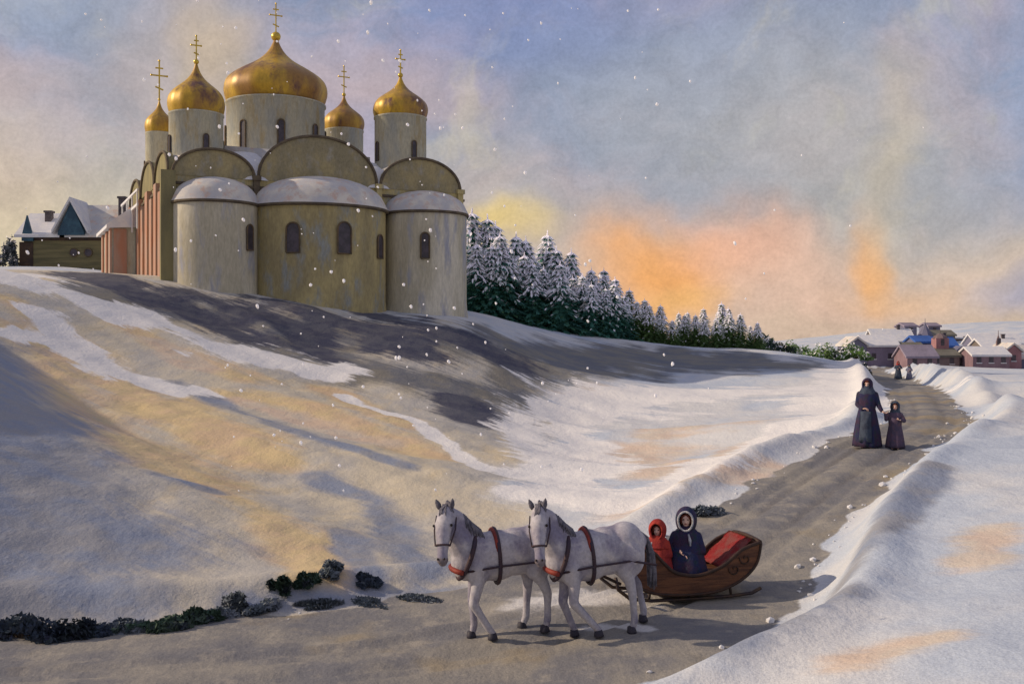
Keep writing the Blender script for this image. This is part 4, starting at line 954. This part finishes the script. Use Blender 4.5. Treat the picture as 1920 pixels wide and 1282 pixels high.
def seated(label, lp, rz, k, coat, shawl, trim, adult):
    p = SM @ Vector(lp)
    root = empty('person', p, rz, label, 'person' if adult else 'child')
    bm = BM(); hz = .80 * k
    m = head_shapes(bm, (0, 0, hz), (.235 if adult else .19), 0)
    def S(q): return tuple(x * k for x in q)
    chain(bm, [(S((0, 0, .70)), .05), (S((-.01, 0, .62)), .06)]); chain(bm, [(S((-.01, 0, .57)), .115 * k), (S((-.01, 0, .38)), .13 * k), (S((0, 0, .12)), .15 * k)])
    for s in (-1, 1):
        capsule(bm, S((0, s * .07, .58)), .07 * k, S((0, s * .16, .56)), .06 * k)
        chain(bm, [(S((0, s * .09, .10)), .09 * k), (S((.24, s * .10, .08)), .058 * k), (S((.25, s * .10, -.08)), .040 * k)]); capsule(bm, S((.24, s * .10, -.12)), .040 * k, S((.32, s * .10, -.13)), .032 * k)
        chain(bm, [(S((0, s * .17, .55)), .05 * k), (S((.06, s * .21, .34)), .042 * k), (S((.22, s * .05, .30)), .03 * k)])
    b = organic('body', bm, .013, M['skin'], root, 3, lambda q: (hand(q, S((.22, -.05, .30)), (.4, .7, -.1), k, 1, .7), hand(q, S((.22, .05, .30)), (.4, -.7, 0), k, -1, .7)))
    face_parts(b, m)
    cloth('cloak', [tuple(x * k for x in q) for q in [(0, 0, .71, .07, .08), (-.01, 0, .66, .11, .14), (-.01, 0, .58, .16, .215), (.03, 0, .42, .205, .25), (.07, 0, .24, .25, .29), (.09, 0, .10, .29, .33), (.09, 0, -.04, .31, .37), (.09, 0, -.16, .31, .38)]], coat, b, 7, .045, 4, 56)
    bm = BM()
    for s in (-1, 1): chain(bm, [(S((0, s * .17, .55)), .075 * k), (S((.09, s * .24, .34)), .078 * k), (S((.22, s * .09, .31)), .058 * k)])
    organic('sleeves', bm, .016, coat, b, 4)
    h, rim = hood('hood', (0, 0, hz), (.30 if adult else .25), 0, shawl, b, .74)
    mesh_obj('fur_trim' if adult else 'hood_edge', rim, trim, b, True)
    bm = BM()
    s_ = .235 if adult else .19
    for sgn in (-1, 1):
        tube(bm, [(s_ * .34, sgn * s_ * .02, hz + s_ * .40), (s_ * .30, sgn * s_ * .22, hz + s_ * .26), (s_ * .18, sgn * s_ * .33, hz - s_ * .02), (s_ * .14, sgn * s_ * .30, hz - s_ * .30)], [s_ * .07, s_ * .09, s_ * .08, s_ * .04], 8)
    mesh_obj('hair', bm, M['hair'], b, True)
    if adult:
        bm = BM(); tube(bm, [(.165, .05, .60), (.205, .075, .51), (.235, .085, .43)], [.014, .028, .012], 8, flat=.8); mesh_obj('cloak_highlight', bm, M['fur'], b, True)  # pale strip modelling the highlight on the cloak front
    else:
        cloth('shawl', [tuple(x * k for x in q) for q in [(0, 0, .70, .10, .11), (0, 0, .60, .16, .21), (.01, 0, .46, .21, .27)]], shawl, b, 6, .04, 5)
        bm = BM(); tube(bm, [(.13 * k, -.05, .60 * k), (.19 * k, -.10, .50 * k)], [.010, .026], 6); mesh_obj('collar_highlight', bm, M['fur'], b, True)  # pale strip modelling the highlight at the child's collar
seated('adult in a dark navy cloak and white-trimmed hood seated in the middle of the sleigh', (-.02, .02, .36), R(-104), 1.0, M['navy'], M['navy'], M['fur'], True)
seated('small child wrapped in a red hooded shawl at the front of the sleigh', (.46, .02, .38), R(-108), .80, M['red'], M['red'], M['red'], False)
# ---------------------------------------------------------------- firs behind the church
def fir_meshes(seed, H, green):
    rnd = random.Random(seed)
    tr = BM(); tube(tr, [(0, 0, -.4), (.02, 0, H * .3), (.0, .03, H * .7), (0, 0, H * .97)], [.13, .10, .05, .012], 7)
    fo = BM(); sn = BM()
    tiers = int(H * 3.6)
    def leaf(bm, p, d, l, w, droop):
        d = Vector(d); s = Vector((-d.y, d.x, 0)).normalized() * w
        a = Vector(p); m1 = a + d * l * .5 + Vector((0, 0, -droop * .3)); e = a + d * l + Vector((0, 0, -droop))
        v = [bm.verts.new(x) for x in (a - s * .4, a + s * .4, m1 + s, e, m1 - s)]
        bm.faces.new(v)
    for t in range(tiers):
        f = t / (tiers - 1); z = H * (.01 + .98 * f); rad = H * .46 * (1 - f) ** .9 + .10
        nb = max(5, int(13 * (1 - f) + 4)); a0 = rnd.uniform(0, 6.28)
        for b in range(nb):
            a = a0 + 6.283 * b / nb + rnd.uniform(-.25, .25); L = rad * rnd.uniform(.65, 1.18)
            d = Vector((math.cos(a), math.sin(a), -.18 - .25 * (1 - f)))
            k = max(2, int(L / .28))
            for j in range(k):
                q = (j + .3) / k; p = Vector((0, 0, z)) + d * L * q
                for sd in (-1, 1):
                    aa = a + sd * rnd.uniform(.3, .9)
                    leaf(fo, p, (math.cos(aa), math.sin(aa), rnd.uniform(-.5, -.1)), rnd.uniform(.26, .46), rnd.uniform(.05, .10), rnd.uniform(.05, .16))
                leaf(fo, p, d, .40, .11, .08)
                for rep in range(3 if f > .55 else 1):
                  pr = -.35 + 1.1 * f + (.10 if q > .6 else 0)
                  if rnd.random() < pr:
                    aa = a + rnd.uniform(-.6, .6)
                    leaf(sn, p + Vector((0, 0, .06 + rep * .05)), (math.cos(aa), math.sin(aa), -.25), rnd.uniform(.3, .6), rnd.uniform(.06, .13), rnd.uniform(.08, .28))
    # snow lying along the upper boughs and on the pointed tops
    for t in range(int(tiers * .9)):
        f = .55 + .43 * rnd.random() ** .8; z = H * (.01 + .98 * f); rad = H * .46 * (1 - f) ** .9 + .10; a = rnd.uniform(0, 6.28)
        for b in range(4):
            aa = a + b * 1.57 + rnd.uniform(-.4, .4); d = Vector((math.cos(aa), math.sin(aa), 0)); L = rad * rnd.uniform(.85, 1.15)
            p0 = Vector((0, 0, z + .05)) + d * L * .25; p1 = Vector((0, 0, z + .10 - L * .15)) + d * L * .65; p2 = Vector((0, 0, z + .02 - L * .34)) + d * L * 1.05
            tube(sn, [p0, p1, p2], [.03, .085, .02], 5)
    for i in range(3): tube(sn, [(0, 0, H * .86), (rnd.uniform(-.03, .03), 0, H * 1.0), (rnd.uniform(-.05, .05), 0, H * 1.06 + .1)], [.07, .05, .008], 5)
    tube(fo, [(0, 0, H * .04), (0, 0, H * .5), (0, 0, H * .9)], [H * .13, H * .075, .03], 9)
    return tr, fo, sn
VAR = []
for i in range(5):
    t, f, s = fir_meshes(100 + i, 5.5, False)
    VAR.append((t, f, s))
def bm_to_me(bm, name, m):
    bmesh.ops.recalc_face_normals(bm, faces=bm.faces[:]) if name == 'trunk' else None
    me = bpy.data.meshes.new(name); bm.to_mesh(me); bm.free(); me.materials.append(m); return me
def with_snow(f, s):
    tmp = bpy.data.meshes.new('t'); s.to_mesh(tmp); k0 = len(f.faces); f.from_mesh(tmp); bpy.data.meshes.remove(tmp); s.free()
    for j, fc in enumerate(f.faces):
        if j >= k0: fc.material_index = 1
    return f
VM = []
for t, f, s in VAR:
    f = with_snow(f, s); a = bm_to_me(t, 'trunk', M['bark']); b = bm_to_me(f, 'foliage', M['fir']); b.materials.append(M['fir_snow']); c = b.copy(); c.materials[0] = M['fir2']; VM.append((a, b, c))
ORD = ['first', 'second', 'third', 'fourth', 'fifth', 'sixth', 'seventh', 'eighth', 'ninth', 'tenth', 'eleventh', 'twelfth', 'thirteenth', 'fourteenth', 'fifteenth', 'sixteenth', 'seventeenth',
       'eighteenth', 'nineteenth', 'twentieth', 'twenty-first', 'twenty-second', 'twenty-third', 'twenty-fourth', 'twenty-fifth', 'twenty-sixth']
def fir(x, y, H, v, warm, label):
    r = empty('fir_tree', (x, y, gz(x, y) - .1), random.uniform(0, 6.28), label, 'fir tree', 'snow-tipped firs right of the church')
    for me, nm in ((VM[v][0], 'trunk'), (VM[v][2 if warm else 1], 'foliage')):
        o = bpy.data.objects.new(nm, me); o.parent = r; C.objects.link(o)
    w = H / 5.5; r.scale = (w * random.uniform(.95, 1.2), w * random.uniform(.95, 1.2), w)
rt = random.Random(11)
# tops seen along the row: distance to the right of the church, depth, height
def ridge(x):       # tree top height profile along the row
    return float(np.interp(x, [-4, -2, 0, 2, 4, 6, 8, 9.5, 11, 13, 14.5, 16, 18, 19.5], [7.0, 7.2, 6.9, 6.5, 5.8, 4.9, 4.2, 3.6, 2.8, 2.6, 2.8, 3.2, 2.7, 1.7]))
row_f = sorted([(-2.6 + i * .86 + rt.uniform(-.25, .25), 77.5 + i * .16 + rt.uniform(-.8, .8)) for i in range(26)])
row_b = sorted([(-3.3 + i * 1.15 + rt.uniform(-.3, .3), 81.0 + i * .15 + rt.uniform(-1, 1)) for i in range(19)])
for i, (x, y) in enumerate(row_f):
    fir(x, y, ridge(x) * rt.uniform(.66, .92), i % 5, x > 8.4, '%s fir from the church in the front row, %s snow-tipped needles' % (ORD[i], 'warm green' if x > 8.4 else 'dark blue-green'))
for i, (x, y) in enumerate(row_b):
    fir(x, y, ridge(x * .97) * rt.uniform(.92, 1.10), (i + 2) % 5, x > 8.8, '%s fir from the church in the back row, white snowy tip against the %s sky' % (ORD[i], 'yellow' if x < 4 else 'orange' if x < 12 else 'pink'))

# ---------------------------------------------------------------- shrubs
def shrub_obj(name, label, cat, loc, size, m, seed, snow=.12, group=None, leafs=None, leaf=.05):
    rnd = random.Random(seed); root = empty(name, loc, rnd.uniform(0, 6), label, cat, group)
    st = BM(); fo = BM(); sn = BM()
    cl = []
    for k in range(9):
        a = rnd.uniform(0, 6.28); r = rnd.uniform(.1, .8); p = Vector((size[0] * r * math.cos(a), size[1] * r * math.sin(a), size[2] * rnd.uniform(.45, .92) * (1 - .35 * r)))
        tube(st, [(0, 0, -.05), (p.x * .4, p.y * .4, p.z * .6), tuple(p)], [.02 + size[2] * .03, .015 + size[2] * .015, .005], 5); cl.append((p, rnd.uniform(.22, .42)))
    for k in range(6):
        a = rnd.uniform(0, 6.28); cl.append((Vector((size[0] * .75 * math.cos(a), size[1] * .75 * math.sin(a), size[2] * .2)), .3))
    n = leafs or 900
    for k in range(n):
        c, r = cl[k % len(cl)]
        d = Vector((rnd.gauss(0, 1), rnd.gauss(0, 1), rnd.gauss(0, 1))).normalized() * rnd.random() ** .45
        p = c + Vector((d.x * r * size[0], d.y * r * size[1], d.z * r * size[2])) * 1.15
        if p.z < 0: p.z = abs(p.z) * .3
        t = fo if rnd.random() > snow * (2 if d.z > .3 else .3) else sn
        u = Vector((rnd.gauss(0, 1), rnd.gauss(0, 1), rnd.gauss(0, 1))).normalized(); w = u.orthogonal().normalized(); l = leaf * rnd.uniform(.6, 1.5)
        t.faces.new([t.verts.new(q) for q in (p - u * l, p - w * l * .5, p + u * l, p + w * l * .5)])
    k0 = len(fo.faces); tmp = bpy.data.meshes.new('t'); sn.to_mesh(tmp); fo.from_mesh(tmp); sn.free(); bpy.data.meshes.remove(tmp)
    for j, f in enumerate(fo.faces):
        if j >= k0: f.material_index = 1
    mesh_obj('stem', st, M['bark'], root); mesh_obj('foliage', fo, [m, M['fir_snow']], root)
BUSH = [  # x, y, size, material, label
 (-3.1,17.15,(.5,.18,.10),'shrub_grey','low blue-grey scrub at the road edge below the small round dark shrub'),
 (-2.3,17.3,(.5,.18,.09),'shrub_grey','low blue-grey scrub at the road edge midway between the dark shrubs and the horses'),
 (-1.5,17.4,(.45,.16,.08),'shrub_grey','low blue-grey scrub at the road edge, nearest to the horses'),
 (-5.75,15.75,(.5,.2,.12),'shrub_grey','flat blue-grey shrub filling the gap beside the navy shrubs at the left'),
 (-4.45,16.45,(.55,.2,.13),'shrub_grey','flat blue-grey shrub in front of the small dark green one'),
 (-3.9,16.9,(.5,.2,.12),'shrub_grey','flat blue-grey shrub below the upright dark green one'),
 (-7.05,15.35,(.60,.30,.32),'shrub_navy','dark navy shrub at the left edge of the picture beside the road'),
 (-6.35,15.45,(.46,.28,.26),'shrub_navy','dark navy shrub beside the road, second from the left edge'),
 (-5.85,15.80,(.42,.22,.14),'shrub_navy','low flat dark shrub between the navy shrubs and the long green one'),
 (-5.2,15.85,(.65,.24,.18),'shrub_green','long low dark green shrub beside the road, left foreground'),
 (-4.75,16.20,(.34,.22,.19),'shrub_green','small dark green shrub at the road edge, right of the long low green one'),
 (-4.35,16.75,(.26,.20,.25),'shrub_grey','rounded grey-green shrub at the foot of the ochre slope'),
 (-3.72,17.35,(.28,.22,.24),'shrub_green','upright dark green shrub at the foot of the ochre slope'),
 (-3.35,17.55,(.24,.20,.24),'shrub_green','dark shrub touching the right side of the upright green one'),
 (-3.0,17.95,(.26,.20,.26),'shrub_grey','pale grey shrub standing back on the slope above the snow bank'),
 (-2.45,17.95,(.30,.20,.16),'shrub_navy','low blue-grey shrub on top of the snow bank left of the horses'),
 (4.0,21.7,(.40,.22,.20),'shrub_grey','blue-grey clump standing for bank shade directly behind the seated adult in the sleigh'),  # shrub form standing in for the dark shade of the bank
]
for i, (x, y, s, m, lab) in enumerate(BUSH):
    shrub_obj('shrub', lab, 'shrub', (x, y, gz(x, y) - .03), s, M[m], 300 + i, 0, 'shrubs along the road edge', 1700, .045)
shrub_obj('bush', 'dark rounded bush at the left end of the long house', 'bush', (-39.7, 84.5, gz(-39.7, 84.5) - .1), (.95, .8, 2.3), M['shrub_grey'], 77, .12, None, 900, .16)
shrub_obj('bush', 'small snowy dark bush at the far left below the rounded one', 'bush', (-40.3, 83.0, gz(-40.3, 83.0) - .1), (.7, .6, 1.2), M['shrub_grey'], 78, .25, None, 600, .14)
hedge = [(20.4,85,1.7,1.5,'shrub_green'),(22.2,88,1.3,1.1,'shrub_green'),(24.2,92,1.5,1.5,'fir2'),(26.4,95,1.2,1.0,'fir2'),(27.8,96,1.4,1.5,'fir2'),(29.8,98,1.3,1.2,'shrub_green'),(31.6,99,1.3,1.4,'fir2'),(33.0,101,1.1,1.1,'shrub_green'),(25.3,90,1.9,.9,'fir2'),(30.8,96,1.6,.8,'fir2')]
for i, (x, y, w, h, m) in enumerate(sorted(hedge)):
    shrub_obj('shrub', '%s low green bush in the line running from the firs to the town' % ORD[i], 'bush', (x, y, gz(x, y) - .1), (w, 1.0, h), M[m], 500 + i, .16, 'low bushes between the firs and the town', 800, .13)

# ---------------------------------------------------------------- the town
def town_house(px, wid, y, zb, zw, zr, wall, roof, label, axis='x', dep=5.0, wins=2, chim=1, name='house', over=.25):
    """px: x of the centre; zb base, zw eaves, zr ridge, all world heights"""
    h = empty(name, (px, y, zb), 0, label, 'house', 'houses of the far town')
    W2 = wid / 2; ze = zw - zb; zz = zr - zb
    bm = BM(); gable_wall(bm, -W2, W2, 0, dep, -2, ze, zz - .05, axis); mesh_obj('wall', bm, M[wall], h)
    bm = BM(); gable_roof(bm, -W2, W2, 0, dep, ze, zz, over, .28, axis); mesh_obj('roof', bm, M[roof], h)
    for i in range(wins):
        x = -W2 + wid * (i + .5) / wins
        bm = BM(); box(bm, x - .3, x + .3, -.06, .05, ze * .42, ze * .42 + .8); w = mesh_obj('window', bm, M['pane'], h)
        bm = BM(); box(bm, x - .4, x + .4, -.1, -.061, ze * .42 - .12, ze * .42 - .002); mesh_obj('sill', bm, M['snow'], w)
    for i in range(chim):
        x = W2 * (.45 - .9 * i)
        bm = BM(); box(bm, x - .22, x + .22, dep / 2 - .2, dep / 2 + .2, zz - .6, zz + .75); box(bm, x - .28, x + .28, dep / 2 - .26, dep / 2 + .26, zz + .75, zz + .88); mesh_obj('chimney', bm, M['chimney'], h)
    return h
TZ = lambda v, D: CAMZ + (641 - v) * D / 2000
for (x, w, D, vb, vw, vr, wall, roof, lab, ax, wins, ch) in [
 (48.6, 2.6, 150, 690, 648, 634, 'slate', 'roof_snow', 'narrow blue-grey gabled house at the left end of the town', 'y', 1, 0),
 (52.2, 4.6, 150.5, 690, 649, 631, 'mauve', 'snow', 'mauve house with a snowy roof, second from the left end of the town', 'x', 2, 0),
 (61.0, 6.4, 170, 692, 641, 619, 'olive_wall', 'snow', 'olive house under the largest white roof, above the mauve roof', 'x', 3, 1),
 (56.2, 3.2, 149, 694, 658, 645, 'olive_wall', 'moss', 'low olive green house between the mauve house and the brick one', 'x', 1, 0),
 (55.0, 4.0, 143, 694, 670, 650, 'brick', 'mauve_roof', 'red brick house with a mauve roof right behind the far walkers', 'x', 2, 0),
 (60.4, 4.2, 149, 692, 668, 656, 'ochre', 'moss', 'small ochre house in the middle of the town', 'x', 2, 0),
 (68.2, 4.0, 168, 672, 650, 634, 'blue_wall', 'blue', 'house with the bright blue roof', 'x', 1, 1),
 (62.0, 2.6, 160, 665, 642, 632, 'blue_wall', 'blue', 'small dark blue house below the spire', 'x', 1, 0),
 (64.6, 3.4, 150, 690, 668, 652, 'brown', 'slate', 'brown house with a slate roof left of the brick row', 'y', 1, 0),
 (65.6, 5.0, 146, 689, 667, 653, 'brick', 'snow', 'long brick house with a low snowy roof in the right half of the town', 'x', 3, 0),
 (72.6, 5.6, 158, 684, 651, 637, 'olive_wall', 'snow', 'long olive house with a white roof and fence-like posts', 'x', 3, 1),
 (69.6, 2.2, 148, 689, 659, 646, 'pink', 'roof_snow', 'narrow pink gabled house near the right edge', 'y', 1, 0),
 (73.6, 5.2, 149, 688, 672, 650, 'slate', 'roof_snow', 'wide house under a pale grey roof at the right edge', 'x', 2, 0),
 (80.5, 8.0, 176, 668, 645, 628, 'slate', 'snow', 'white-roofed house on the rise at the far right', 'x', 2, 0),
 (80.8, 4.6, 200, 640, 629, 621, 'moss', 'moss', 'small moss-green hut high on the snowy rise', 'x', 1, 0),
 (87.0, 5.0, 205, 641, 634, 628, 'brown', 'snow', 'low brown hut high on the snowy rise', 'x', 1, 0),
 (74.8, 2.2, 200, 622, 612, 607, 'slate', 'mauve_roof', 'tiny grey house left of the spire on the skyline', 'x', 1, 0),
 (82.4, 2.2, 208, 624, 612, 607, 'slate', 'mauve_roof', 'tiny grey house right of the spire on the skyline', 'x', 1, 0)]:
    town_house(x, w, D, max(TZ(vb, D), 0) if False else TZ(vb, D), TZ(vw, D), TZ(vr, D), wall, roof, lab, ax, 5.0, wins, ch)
def tower(x, y, zb, r, zw, zt, wall, cap, label, cat):
    h = empty('tower', (x, y, zb), 0, label, cat)
    bm = BM(); box(bm, -r, r, -r, r, -3, zw - zb); mesh_obj('wall', bm, M[wall], h)
    bm = BM(); box(bm, -.25, .25, -r - .05, -r + .1, (zw - zb) * .6, (zw - zb) * .6 + .9); mesh_obj('window', bm, M['pane'], h)
    bm = BM(); lathe(bm, [(r * 1.25, zw - zb), (r * 1.0, zw - zb + .3), (r * .35, (zt + zw) / 2 - zb), (.06, zt - zb - .8), (.03, zt - zb)], 8); mesh_obj('spire', bm, M[cap], h)
tower(67.0, 173, TZ(655, 173), 1.3, TZ(632, 173), TZ(597, 173), 'slate', 'slate', 'thin slate church spire rising above the middle of the town', 'church tower')
tower(61.0, 152, TZ(668, 152), .9, TZ(634, 152), TZ(617, 152), 'pink', 'brown', 'pink bell tower with a short brown spire left of the blue roof', 'tower')
tower(69.3, 152, TZ(655, 152), .25, TZ(640, 152), TZ(619, 152), 'brown', 'brown', 'thin dark pole-like turret at the right of the town', 'turret')

# ---------------------------------------------------------------- falling snow
fr = random.Random(5)
def flake_mesh(seed):
    r = random.Random(seed); bm = BM(); bmesh.ops.create_icosphere(bm, subdivisions=2, radius=1)
    for v in bm.verts: v.co *= 1 + .35 * (r.random() - .5)
    me = bpy.data.meshes.new('snowflake'); bm.to_mesh(me); bm.free(); me.materials.append(M['flake']); me.polygons.foreach_set('use_smooth', [True] * len(me.polygons)); return me
FM = [flake_mesh(i) for i in range(4)]
for i in range(285):
    a = fr.random()
    D = fr.uniform(6.5, 15)
    tx = fr.gauss(-.16, .17) if a < .8 else fr.uniform(-.46, .44); tz = fr.uniform(-.14, .32) if a < .8 else fr.uniform(-.05, .3)
    if abs(tx) > .47 or (tx < -.27 and tz < .05): continue
    o = bpy.data.objects.new('snowflake', FM[i % 4]); C.objects.link(o)
    o.location = (tx * D, D, CAMZ + tz * D); s = D * fr.choice([.0004, .0006, .0008, .001, .0014]); o.scale = (s, s, s * fr.uniform(1, 1.6)); o.rotation_euler = (fr.uniform(-.4, .4), fr.uniform(-.6, .2), 0)
    tag(o, 'small white snowflake falling in the air in front of the church and the hill', 'snowflake', 'falling snowflakes')
